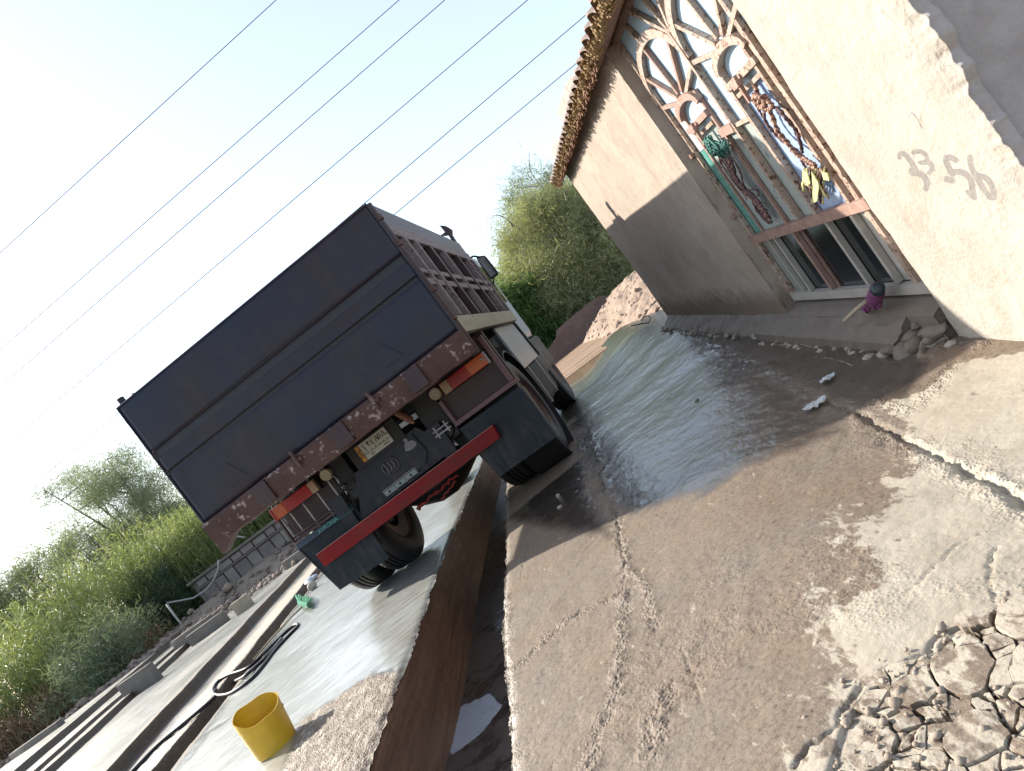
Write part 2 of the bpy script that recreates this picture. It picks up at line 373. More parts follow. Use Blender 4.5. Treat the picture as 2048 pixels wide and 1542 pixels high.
def right_slab():
    ny = 980; y = np.exp(np.linspace(math.log(0.35), math.log(12.7), ny)); nx = 460
    u = np.linspace(0, 1, nx) ** 1.15
    Y, U = np.meshgrid(y, u, indexing='ij')
    wob = (fbm(Y * 0, Y, 9, 4, 3) - 0.5) * 0.03 + (fbm(Y * 0, Y, 60, 2, 5) - 0.5) * 0.012
    xr = 2.0 + 0.09 * Y
    X = edge_r(Y) + wob * (1 - U) ** 8 + U * (xr - edge_r(Y))
    Z = zyard(X, Y) + (fbm(X, Y, 1.6, 3, 1) - 0.5) * 0.03 * sstep(0, .2, U) + (fbm(X, Y, 14, 3, 2) - 0.5) * 0.006
    coarse = np.zeros_like(X)
    for pts, w in ROUGH:
        d = dpoly(X, Y, [G(*p) for p in pts]); wv = w * (0.5 + fbm(X, Y, 12, 3, 9)); coarse = np.maximum(coarse, np.exp(-(d / wv) ** 2))
    coarse = np.maximum(coarse, 0.30 * sstep(0.5, 0.66, fbm(X, Y, 4.5, 5, 33)) * sstep(5.0, 2.0, Y))
    peb = vnoise(X * 75, Y * 75, 4) * 0.6 + vnoise(X * 160, Y * 160, 8) * 0.4
    fade = 1 / (1 + (Y / 5) ** 2)
    lump = fbm(X, Y, 22, 3, 21)
    Z += coarse * ((peb - 0.45) * 0.010 + (lump - 0.42) * 0.022) * np.clip(fade * 1.6, 0, 1)
    Z += (vnoise(X * 120, Y * 120, 14) - 0.5) * 0.0016
    for pts, w, dep in CRACK:
        d = dpoly(X + (fbm(X, Y, 30, 3, 44) - .5) * .03, Y + (fbm(X, Y, 30, 3, 45) - .5) * .03, [G(*p) for p in pts]); Z -= dep * np.exp(-(d / w) ** 2)
    dB = dpoly(X, Y, BROKEN, True); inB = inside(X, Y, BROKEN)
    sink = np.where(inB, sstep(0, 0.02, dB), 0.0); Z -= sink * (0.030 - 0.012 * lump) ; coarse = np.maximum(coarse, sink * 0.9)
    # crumbled lip of the trench
    lip = np.exp(-((X - edge_r(Y)) / 0.03) ** 2); Z -= lip * (0.012 + 0.02 * fbm(X, Y, 25, 3, 6)); coarse = np.maximum(coarse, lip * 0.8)
    wx = (fbm(X, Y, 7, 5, 61) - .5) * .30; wy = (fbm(X, Y, 7, 5, 62) - .5) * .30
    dry = pmask(X + wx, Y + wy, [(2300, 690), (1940, 690), (1820, 780), (1800, 850), (1770, 960), (1730, 1080), (1700, 1230), (1670, 1400), (1640, 1560), (1700, 1900), (2600, 1900)], 0.15)
    dry = np.maximum(dry, pmask(X, Y, [(1740, 790), (1840, 745), (1890, 690), (2100, 640), (2300, 900), (1850, 850)], 0.05))
    dry = np.maximum(dry, 0.62 * pmask(X, Y, [(1690, 1020), (1710, 1040), (1660, 1110), (1640, 1100)], 0.03))
    dry = np.maximum(dry, 0.40 * pmask(X, Y, [(1620, 980), (1800, 940), (1780, 1200), (1700, 1400), (1560, 1400), (1600, 1200)], 0.12))
    dry = np.maximum(dry, 0.10 * sstep(6, 1, Y)) 
    wet = pmask(X + wx * .7, Y + wy * .7, [(1090, 730), (1260, 670), (1340, 640), (1450, 680), (1600, 780), (1660, 850), (1500, 925), (1400, 990), (1280, 1010), (1215, 980), (1180, 930), (1150, 850)], 0.28)
    wet = np.maximum(wet, 0.62 * pmask(X, Y, [(1330, 640), (1560, 640), (1850, 690), (1800, 770), (1700, 800), (1560, 745), (1400, 690)], 0.06))
    wet = np.maximum(wet, 0.75 * pmask(X, Y, [(1010, 1040), (1180, 900), (1180, 980), (1240, 1080), (1100, 1060)], 0.15))
    wet = np.maximum(wet, 0.45 * np.exp(-((X - edge_r(Y)) / 0.10) ** 2))
    wet = np.where(Y > 8, np.maximum(wet, 0.9), wet)
    alg = 0.8 * pmask(X, Y, [(1120, 740), (1270, 680), (1300, 700), (1160, 830)], 0.25)
    # skirt down into the trench and outer rim
    V = np.stack([X, Y, Z], -1).reshape(-1, 3); Fc = gridfaces(nx, ny)
    sk = V.reshape(ny, nx, 3)[:, 0].copy(); sk2 = sk.copy(); sk2[:, 2] = -0.5; sk2[:, 0] += 0.02
    k0 = len(V); V = np.vstack([V, sk, sk2]); j = np.arange(ny - 1)
    Fs = np.stack([k0 + j, k0 + j + 1, k0 + ny + j + 1, k0 + ny + j], 1)
    z1 = np.zeros(2 * ny)
    A = {'dry': np.concatenate([dry.ravel(), z1]), 'wet': np.concatenate([wet.ravel(), z1 + .6]), 'coarse': np.concatenate([coarse.ravel(), z1 + .3]), 'algae': np.concatenate([alg.ravel(), z1])}
    o = mesh_np('concrete_pavement', V, np.vstack([Fc, Fs]), MG, attrs=A, smooth=True); return tag(o, kind='structure')
pave_r = right_slab()

# left slab with its drain and kerb steps, running away from the camera (lines of constant w = x + 0.11*y)
def zleft(x, y):
    w = x + 0.11 * y
    wj = w + (vnoise(x * 0 + 3, y * 2.5, 2) - .5) * 0.05 + (vnoise(x * 0 + 3, y * 14, 2) - .5) * 0.02
    z = np.zeros_like(w)
    z = z - 0.17 * sstep(-3.14, -3.17, wj) + 0.19 * sstep(-3.47, -3.49, wj)
    z = z + 0.125 * sstep(-4.30, -4.32, wj)
    z = z + 0.10 * sstep(-7.15, -7.18, wj) + 0.06 * sstep(-7.62, -7.66, wj) + 0.12 * sstep(-8.6, -8.66, wj)
    return z
def left_slab():
    ny = 620; y = np.exp(np.linspace(math.log(0.8), math.log(24.0), ny))
    u = np.unique(np.round(np.concatenate([np.linspace(0, 1.7, 170), np.linspace(1.7, 14, 150)] + [np.arange(c_ - .07, c_ + .07, .0055) for c_ in (1.795, 2.12, 2.95, 5.805, 6.28, 7.27)]), 4))
    nx = len(u); Y, U = np.meshgrid(y, u, indexing='ij')
    wob = (fbm(Y * 0, Y, 8, 4, 13) - 0.5) * 0.05 + (fbm(Y * 0, Y, 50, 2, 15) - 0.5) * 0.02
    # column positions: at the trench edge for u=0, sheared along the step lines further out
    k = sstep(0, 1.4, U); X = (edge_l(Y) + wob * np.exp(-U * 9)) * (1 - k) + k * (-1.36 - 0.11 * Y) - U
    Z = zleft(X, Y) + (fbm(X, Y, 1.2, 3, 51) - 0.5) * 0.02 + (fbm(X, Y, 12, 3, 52) - 0.5) * 0.003
    coarse = np.exp(-((edge_l(Y) - X) / (0.10 + 0.25 * fbm(X, Y, 3, 3, 60))) ** 2) * sstep(3.9, 3.0, Y)
    w = X + 0.11 * Y
    coarse = np.maximum(coarse, 0.8 * np.exp(-((w + 3.7) / 0.3) ** 2))
    coarse = np.maximum(coarse, pmask(X, Y, [(560, 1560), (600, 1440), (740, 1350), (800, 1340), (760, 1600)], 0.06))
    peb = vnoise(X * 60, Y * 60, 64) * 0.6 + vnoise(X * 130, Y * 130, 68) * 0.4
    Z += coarse * (peb - 0.45) * 0.014 + coarse * (fbm(X, Y, 14, 3, 71) - .5) * 0.02
    d = dpoly(X, Y, [G(*p) for p in [(385, 1510), (420, 1460), (455, 1440)]]); dark_mark = np.exp(-((d + (fbm(X, Y, 9, 3, 5) - .5) * .06) / 0.055) ** 4); Z -= dark_mark * 0.004  # elongated dark mark, barely sunk, darkened by colour
    lip = np.exp(-((X - edge_l(Y)) / 0.025) ** 2); Z -= lip * 0.015
    wet = 0.95 * pmask(X, Y, [(700, 1330), (800, 1290), (900, 1050), (1000, 850), (300, 1100), (-600, 1700), (300, 1900), (600, 1450)], 0.12)
    wet = np.maximum(wet, 0.80 + 0.5 * (fbm(X, Y, .8, 3, 81) - .5)); wet *= 1 - 0.75 * coarse
    wet = np.where(w < -3.2, np.maximum(wet * .8, .35), wet)
    stp = np.zeros_like(w)  # bands at the drain and kerb steps, their shade darkened into the colour
    for a_, b_ in ((-3.53, -3.10), (-4.40, -4.22), (-7.26, -7.08), (-7.74, -7.56), (-8.75, -8.52)): stp = np.maximum(stp, sstep(a_ - .02, a_ + .02, w) * sstep(b_ + .02, b_ - .02, w))
    wet = wet * (1 - stp)
    dry = (0.75 * (w < -3.15) + 0.35 * coarse) * (1 - stp); alg = 0.12 * sstep(.55, .75, fbm(X, Y * .3, 1.5, 4, 90)) * (w < -2)
    V = np.stack([X, Y, Z], -1).reshape(-1, 3); Fc = gridfaces(nx, ny)
    sk = V.reshape(ny, nx, 3)[:, 0].copy(); k0 = len(V)
    V = np.vstack([V, sk, sk + np.array([-.01, 0, 0])]); V[k0 + ny:, 2] = -0.02
    j = np.arange(ny - 1); Fs = np.stack([k0 + j, k0 + ny + j, k0 + ny + j + 1, k0 + j + 1], 1); z1 = np.zeros(2 * ny)
    A = {'dry': np.concatenate([dry.ravel(), z1]), 'wet': np.concatenate([wet.ravel(), z1 + .6]), 'coarse': np.concatenate([coarse.ravel(), z1]), 'algae': np.concatenate([alg.ravel(), z1]), 'film': np.concatenate([(np.maximum(sstep(-3.1, -2.9, w), .7 * (w < -4.42)) * (1 - coarse) * (1 - stp)).ravel(), z1]), 'stain_shade': np.concatenate([np.maximum(dark_mark * .9, stp * .45).ravel(), z1])}
    return tag(mesh_np('washing_slab', V, np.vstack([Fc, Fs]), MG, attrs=A, smooth=True), kind='structure')
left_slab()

# trench: a brown stained wall on its left, a wet floor
def trench():
    mw = bpy.data.materials.new('trench_wall'); t, b, o = nodes_of(mw); v = ncoord(t, 'World', (2, 0.7, 5)); 
    n = nnoise(t, ncoord(t, 'World', (1, 0.35, 9)), 3.0, 6, 0.6, 0.4); n2 = nnoise(t, ncoord(t, 'World'), 30, 6, 0.6)
    c = nmix(t, nramp(t, n, [(0.3, 0.0), (0.7, 1.0)]), (0.085, 0.042, 0.028), (0.19, 0.105, 0.062)); c = nmix(t, nramp(t, n2, [(0.55, 0.0), (0.75, 0.5)]), c, (0.055, 0.035, 0.03))
    t.links.new(c, b.inputs['Base Color']); b.inputs['Roughness'].default_value = 0.42; t.links.new(nbump(t, nmath(t, 'ADD', n, nmath(t, 'MULTIPLY', n2, .3)), 0.6, 0.012), b.inputs['Normal'])
    ny = 500; y = np.exp(np.linspace(math.log(0.5), math.log(14), ny)); nz = 26; zz = np.linspace(0, 1, nz)
    Y, T = np.meshgrid(y, zz, indexing='ij'); depth = np.interp(Y, [0, 2.3, 4, 14], [0.31, 0.35, 0.44, 0.46])
    X = edge_l(Y) + 0.03 * T - 0.012 + (fbm(Y, T, 3, 3, 91) - .5) * 0.02 + (fbm(Y * 4, T * 6, 6, 2, 92) - .5) * 0.006
    X = X + 0.015 * np.exp(-((T - 1) / .15) ** 2) + ((fbm(Y * 0, Y, 8, 4, 13) - 0.5) * 0.05) * np.exp(-T * 6)
    Z = -depth * T - 0.012
    V = np.stack([X, Y, Z], -1).reshape(-1, 3)
    tag(mesh_np('trench_wall', V, gridfaces(nz, ny), mw, smooth=True), kind='structure')
    mf = bpy.data.materials.new('trench_floor'); t, b, o = nodes_of(mf); v = ncoord(t, 'World')
    n = nnoise(t, v, 4, 6, 0.6, 0.5); n2 = nnoise(t, v, 26, 6, 0.65, 0.3)
    wetm = nramp(t, nmath(t, 'ADD', nmath(t, 'MULTIPLY', n, 0.7), nmath(t, 'MULTIPLY', n2, 0.3)), [(0.40, 1.0), (0.5, 0.35)])
    c = nmix(t, wetm, (0.105, 0.085, 0.07), (0.035, 0.03, 0.028))
    a = t.nodes.new('ShaderNodeAttribute'); a.attribute_name = 'scum'
    sm = nramp(t, nmath(t, 'ADD', nmath(t, 'MULTIPLY', a.outputs['Fac'], 0.62), nmath(t, 'MULTIPLY', nnoise(t, ncoord(t, 'World', (1, .45, 1)), 16, 6, 0.7, 1.2), 0.6)), [(0.66, 0.0), (0.72, 1.0)])
    c = nmix(t, sm, c, (0.36, 0.38, 0.42))
    t.links.new(c, b.inputs['Base Color']); t.links.new(nmath(t, 'SUBTRACT', 0.62, nmath(t, 'MULTIPLY', wetm, 0.50)), b.inputs['Roughness'])
    t.links.new(nbump(t, n2, 0.12, 0.004), b.inputs['Normal'])
    nx = 60; y = np.exp(np.linspace(math.log(0.5), math.log(14), 360)); Y, U = np.meshgrid(y, np.linspace(0, 1, nx), indexing='ij')
    depth = np.interp(Y, [0, 2.3, 4, 14], [0.31, 0.35, 0.44, 0.46]); X = edge_l(Y) + 0.0 + U * (edge_r(Y) - edge_l(Y) + 0.04); Z = -depth + 0.012 * (1 - U) ** 6 + (fbm(X, Y, 5, 3, 99) - .5) * 0.012
    P = [G(*p, -0.36) for p in [(875, 1440), (905, 1400), (960, 1375), (985, 1400), (950, 1450), (900, 1490)]]
    d = dpoly(X, Y, P, True); scum = np.where(inside(X, Y, P), 1, np.exp(-(d / .03) ** 2))
    V = np.stack([X, Y, Z], -1).reshape(-1, 3)
    tag(mesh_np('trench_floor', V, gridfaces(nx, 360), mf, attrs={'scum': scum}, smooth=True), kind='structure')
trench()

# broken pieces of the pavement, bottom right
def clip(poly, a, b):   # keep side nearer a
    mx, my = (a[0] + b[0]) / 2, (a[1] + b[1]) / 2; nx, ny = b[0] - a[0], b[1] - a[1]; outp = []
    for i in range(len(poly)):
        p, q = poly[i], poly[(i + 1) % len(poly)]; dp = (p[0] - mx) * nx + (p[1] - my) * ny; dq = (q[0] - mx) * nx + (q[1] - my) * ny
        if dp <= 0: outp.append(p)
        if (dp < 0) != (dq < 0) and abs(dp - dq) > 1e-12:
            k = dp / (dp - dq); outp.append((p[0] + (q[0] - p[0]) * k, p[1] + (q[1] - p[1]) * k))
    return outp
def broken_pieces():
    dm = MG; q = random.Random(5); seeds = []
    xs = [p[0] for p in BROKEN]; ys = [p[1] for p in BROKEN]; B = BROKEN; tries = 0
    while len(seeds) < 85 and tries < 9000:
        tries += 1; p = (q.uniform(min(xs), max(xs)), q.uniform(min(ys), max(ys)))
        if not bool(inside(np.array([p[0]]), np.array([p[1]]), B)[0]): continue
        r = .016 + .075 * q.random() ** 2.2
        if all(math.hypot(p[0] - s[0], p[1] - s[1]) > max(r, s[2]) * 0.95 for s in seeds): seeds.append((p[0], p[1], r))
    nb_ = len(seeds); D = 0
    while D < 4000:
        D += 1; p = (q.uniform(min(xs) - .15, max(xs) + .15), q.uniform(min(ys) - .15, max(ys) + .15))
        if bool(inside(np.array([p[0]]), np.array([p[1]]), B)[0]): continue
        if all(math.hypot(p[0] - s[0], p[1] - s[1]) > 0.05 for s in seeds): seeds.append((p[0], p[1], .045))
    for i, s in enumerate(seeds[:nb_]):
        poly = [(s[0] - .2, s[1] - .2), (s[0] + .2, s[1] - .2), (s[0] + .2, s[1] + .2), (s[0] - .2, s[1] + .2)]
        for j, o2 in enumerate(seeds):
            if i != j and math.hypot(o2[0] - s[0], o2[1] - s[1]) < .4:
                w = (s[2] ** 2 - o2[2] ** 2) * 0.5; L = math.hypot(o2[0] - s[0], o2[1] - s[1]); ux, uy = (o2[0] - s[0]) / L, (o2[1] - s[1]) / L; dd = L + 2 * w / L
                poly = clip(poly, s[:2], (s[0] + ux * dd, s[1] + uy * dd))
        poly = [(p[0], p[1]) for p in poly]
        if len(poly) < 3: continue
        gap = q.choice([0.0005, 0.0015, 0.003, 0.009]); cx = sum(p[0] for p in poly) / len(poly); cy = sum(p[1] for p in poly) / len(poly)
        ring = []
        for a in range(len(poly)):
            p0, p1 = poly[a], poly[(a + 1) % len(poly)]; L = math.hypot(p1[0] - p0[0], p1[1] - p0[1]); m = max(2, int(L / 0.009))
            for k in range(m):
                t_ = k / m; x = p0[0] + (p1[0] - p0[0]) * t_; y = p0[1] + (p1[1] - p0[1]) * t_
                dx, dy = x - cx, y - cy; D = math.hypot(dx, dy) + 1e-9; jj = gap + 0.005 * (float(fbm(np.array([x]), np.array([y]), 60, 3, 7)[0]) - .35)
                f = max(0.3, 1 - jj / D); wx_ = float(fbm(np.array([x]), np.array([y]), 11, 4, 17)[0]) - .5; wy_ = float(fbm(np.array([x]), np.array([y]), 11, 4, 18)[0]) - .5
                ring.append((cx + dx * f + wx_ * .06, cy + dy * f + wy_ * .06))
        # round off corners a little
        for _ in range(0): ring = [((ring[k - 1][0] + 2 * ring[k][0] + ring[(k + 1) % len(ring)][0]) / 4, (ring[k - 1][1] + 2 * ring[k][1] + ring[(k + 1) % len(ring)][1]) / 4) for k in range(len(ring))]
        top = q.uniform(-0.003, 0.003) - (0.004 if s[2] < .04 else 0); tx, ty = q.uniform(-.025, .025), q.uniform(-.025, .025); n = len(ring); vs = []; fs = []
        prof = [(1.0, -0.05), (1.0, -0.004), (0.995, -0.001), (0.975, 0.0), (0.6, 0.0005), (0.3, 0.0015)]
        for kf, (sc, dz) in enumerate(prof):
            for (x, y) in ring:
                xx = cx + (x - cx) * sc; yy = cy + (y - cy) * sc; nz = (float(vnoise(np.array([xx * 45]), np.array([yy * 45]), 3)[0]) - .5) * 0.0030 * (kf > 1)
                vs.append((xx, yy, top + dz + nz + (xx - cx) * tx + (yy - cy) * ty))
        vs.append((cx, cy, top + .001)); c0 = len(vs) - 1
        for r_ in range(len(prof) - 1):
            for k in range(n): fs.append((r_ * n + k, r_ * n + (k + 1) % n, (r_ + 1) * n + (k + 1) % n, (r_ + 1) * n + k))
        for k in range(n): fs.append(((len(prof) - 1) * n + k, (len(prof) - 1) * n + (k + 1) % n, c0))
        o = MB().add(vs, fs).build('concrete_piece', dm, pave_r)
        for p_ in o.data.polygons: p_.use_smooth = True
        o.data.set_sharp_from_angle(angle=R(24))
        for an, vv in (('dry', 0.50 + .3 * ((i * 7) % 5) / 5), ('wet', 0.0), ('coarse', 0.08), ('algae', 0.0)):
            at = o.data.attributes.new(an, 'FLOAT', 'POINT'); at.data.foreach_set('value', [vv] * len(o.data.vertices))
broken_pieces()
def grit():
    q = random.Random(9); pts = []; scs = []; xs = [p[0] for p in BROKEN]; ys = [p[1] for p in BROKEN]
    while len(pts) < 650:
        p = (q.uniform(min(xs) - .05, max(xs)), q.uniform(min(ys), max(ys) + .05))
        ins = bool(inside(np.array([p[0]]), np.array([p[1]]), BROKEN)[0])
        if not ins and q.random() < .85: continue
        if p[1] > 1.9: continue
        z = float(zyard(np.array([p[0]]), np.array([p[1]]))[0]); r_ = q.uniform(.0015, .0055) if q.random() < .93 else q.uniform(.006, .011); pts.append((p[0], p[1], z - (.010 if ins and q.random() < .6 else -.001))); scs.append(r_)
    scatter('loose_grit', pts, scs, worn('grit', (.30, .235, .18), (.44, .37, .30), .9, 40), 5)
# far terrain and the bank that closes the yard
def bank_mat():
    m = worn('bank_earth', (0.24, 0.19, 0.15), (0.36, 0.30, 0.24), 0.9, 2.0, (0.12, 0.09, 0.07), 0.6, bump=0.9, bscale=9, dist=0.08); return m
BANK = [(-60, 12), (-26, 15), (-16, 17), (-12, 18.3), (-7.2, 18.8), (-3.5, 19.6), (0, 21.5), (1.6, 21.5), (4, 21), (12, 21), (60, 22)]
def terrain():
    n = 200; x = np.concatenate([-np.exp(np.linspace(math.log(600), math.log(8), 60)), np.linspace(-7.5, 7.5, 100), np.exp(np.linspace(math.log(8), math.log(600), 60))])
    y = np.concatenate([-np.exp(np.linspace(math.log(300), math.log(1), 20)), np.linspace(0, 40, 240), np.exp(np.linspace(math.log(42), math.log(900), 40))])
    Y, X = np.meshgrid(y, x, indexing='ij'); yb = np.interp(X, [p[0] for p in BANK], [p[1] for p in BANK])
    d = Y - yb; Z = -0.6 + sstep(-1.2, 0.8, d) * (0.95 + 0.35 * fbm(X, Y, 1.3, 4, 7)) + 0.25 * sstep(1, 6, d) * fbm(X, Y, .3, 3, 9)
    Z = np.where(d < -1.2, -0.6, Z)
    Z = Z + (fbm(X, Y, 4, 3, 5) - .5) * 0.25 * sstep(-1, 0.2, d)
    V = np.stack([X, Y, Z], -1).reshape(-1, 3)
    tag(mesh_np('terrain', V, gridfaces(len(x), len(y)), bank_mat(), smooth=True), kind='structure')
terrain()

# ------------------------------------------------------------------ house
def plaster(name, c1, c2, stain_shade, damp=None, bump=0.5, crack=.5):
    m = bpy.data.materials.new(name); t, b, o = nodes_of(m); v = ncoord(t, 'Object')
    n1 = nnoise(t, v, 1.6, 6, 0.62, 0.5); n2 = nnoise(t, v, 9, 6, 0.62, 0.3); n3 = nnoise(t, v, 55, 5, 0.65); n4 = nnoise(t, v, 260, 3, 0.6)
    st = nnoise(t, ncoord(t, 'Object', (3, 3.2, 0.8)), 4, 6, 0.65, 0.6)
    c = nmix(t, nramp(t, n1, [(0.33, 0.0), (0.66, 1.0)]), c1, c2)
    c = nmix(t, nramp(t, n2, [(0.5, 0.0), (0.78, 0.55)]), c, stain_shade)
    c = nmix(t, nramp(t, st, [(0.55, 0.0), (0.72, 0.35)]), c, stain_shade)
    c = nmix(t, nramp(t, n3, [(0.26, 0.5), (0.36, 0.0)]), c, tuple(x * 0.55 for x in stain_shade))
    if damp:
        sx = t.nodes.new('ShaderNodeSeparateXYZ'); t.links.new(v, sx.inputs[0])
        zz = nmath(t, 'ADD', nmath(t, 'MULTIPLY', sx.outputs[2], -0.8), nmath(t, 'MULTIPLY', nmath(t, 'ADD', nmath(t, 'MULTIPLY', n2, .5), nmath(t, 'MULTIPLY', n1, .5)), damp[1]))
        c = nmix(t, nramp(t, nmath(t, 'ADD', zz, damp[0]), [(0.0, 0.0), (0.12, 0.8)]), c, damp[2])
    pn = nnoise(t, v, 2.6, 3, 0.5, 1.5); c = nmix(t, nramp(t, pn, [(0.50, 0.0), (0.66, 0.28)]), c, tuple(x * 0.85 for x in stain_shade))
    vc = t.nodes.new('ShaderNodeTexVoronoi'); vc.feature = 'DISTANCE_TO_EDGE'; vc.inputs['Scale'].default_value = 2.3
    mx = t.nodes.new('ShaderNodeMix'); mx.data_type = 'VECTOR'; mx.inputs[0].default_value = 0.22; t.links.new(v, mx.inputs[4]); nn_ = t.nodes.new('ShaderNodeTexNoise'); nn_.inputs['Scale'].default_value = 5; nn_.inputs['Detail'].default_value = 6; t.links.new(v, nn_.inputs[0]); t.links.new(nn_.outputs[1], mx.inputs[5]); t.links.new(mx.outputs[1], vc.inputs[0])
    pa_ = t.nodes.new('ShaderNodeAttribute'); pa_.attribute_name = 'paint'; pk = nramp(t, nmath(t, 'ADD', pa_.outputs['Fac'], nmath(t, 'MULTIPLY', nmath(t, 'SUBTRACT', n3, .5), .35)), [(0.40, 0.0), (0.52, 0.88)])
    crk = nmath(t, 'MULTIPLY', nramp(t, vc.outputs['Distance'], [(0.0, 1.0), (0.004, 0.0)]), nramp(t, n1, [(0.50, 0.0), (0.60, crack)]))
    c = nmix(t, crk, c, tuple(x * 0.3 for x in stain_shade)); c = nmix(t, pk, c, nmix(t, n2, (0.17, 0.155, 0.15), (0.26, 0.24, 0.225))); c = nmix(t, 1.0, c, (0.86, 0.86, 0.87), 'MULTIPLY')
    t.links.new(c, b.inputs['Base Color']); b.inputs['Roughness'].default_value = 0.9; setv(b, 'Specular IOR Level', 0.25)
    nb = nbump(t, nmath(t, 'ADD', n2, nmath(t, 'MULTIPLY', n3, 0.35)), bump, 0.02); nb = nbump(t, n4, 0.3, 0.002, nb)
    t.links.new(nb, b.inputs['Normal']); return m
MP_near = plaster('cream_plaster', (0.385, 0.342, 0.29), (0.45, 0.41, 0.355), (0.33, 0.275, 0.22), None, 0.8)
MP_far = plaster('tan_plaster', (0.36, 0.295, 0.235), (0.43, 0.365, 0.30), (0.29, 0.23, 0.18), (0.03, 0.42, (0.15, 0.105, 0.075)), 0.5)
MP_end = plaster('grey_render', (0.40, 0.36, 0.34), (0.50, 0.46, 0.44), (0.30, 0.26, 0.24), None, 0.6, 0.0)
rust_cream = worn('cream_paint_rust', (0.50, 0.41, 0.34), (0.38, 0.25, 0.18), 0.5, 14, (0.12, 0.05, 0.03), 0.55, bump=0.3, bscale=120)
rust_brown = worn('rusty_bar', (0.30, 0.165, 0.125), (0.44, 0.31, 0.25), 0.65, 16, (0.15, 0.06, 0.04), 0.60, bump=0.4, bscale=120)
dirty_white = worn('dirty_white_paint', (0.50, 0.47, 0.42), (0.40, 0.36, 0.31), 0.5, 12, (0.18, 0.09, 0.06), 0.64, bump=0.2)
def glass_mat(name, film, clear=(0.02, 0.025, 0.025), cover=0.62, rough=0.12, scale=5):
    m = bpy.data.materials.new(name); t, b, o = nodes_of(m)
    n = nnoise(t, ncoord(t, 'Object', (1, 5, 1.6)), scale, 6, 0.65, 0.8); k = nramp(t, n, [(1 - cover - 0.02, 0.0), (1 - cover + 0.03, 1.0)])
    n2 = nnoise(t, ncoord(t, 'Object'), 18, 5, 0.6); c = nmix(t, nmath(t, 'MULTIPLY', n2, .6), film, tuple(x * .72 for x in film))
    t.links.new(nmix(t, k, clear, c), b.inputs['Base Color'])
    t.links.new(nmath(t, 'ADD', nmath(t, 'MULTIPLY', k, 0.22), rough), b.inputs['Roughness']); setv(b, 'Specular IOR Level', 0.8); setv(b, 'Coat Weight', 0.6); setv(b, 'Coat Roughness', 0.05)
    return m
GL_white = glass_mat('dusty_sky_glass', (0.42, 0.58, 0.72), (0.17, 0.26, 0.33), 0.70)  # pale blue film: the reflected sky put into the glass colour
GL_blue = glass_mat('blue_filmed_glass', (0.36, 0.47, 0.66), (0.30, 0.40, 0.60), 0.5)
GL_teal = glass_mat('teal_glass', (0.11, 0.33, 0.28), (0.08, 0.25, 0.22), 0.5)
GL_grey = glass_mat('dusty_shade_glass', (0.36, 0.41, 0.39), (0.22, 0.26, 0.25), 0.6)  # shaded copy of the pale panes, the shade's grey-green in its colour
GL_dark = glass_mat('dark_glass', (0.012, 0.022, 0.022), (0.005, 0.008, 0.009), 0.35, 0.08)

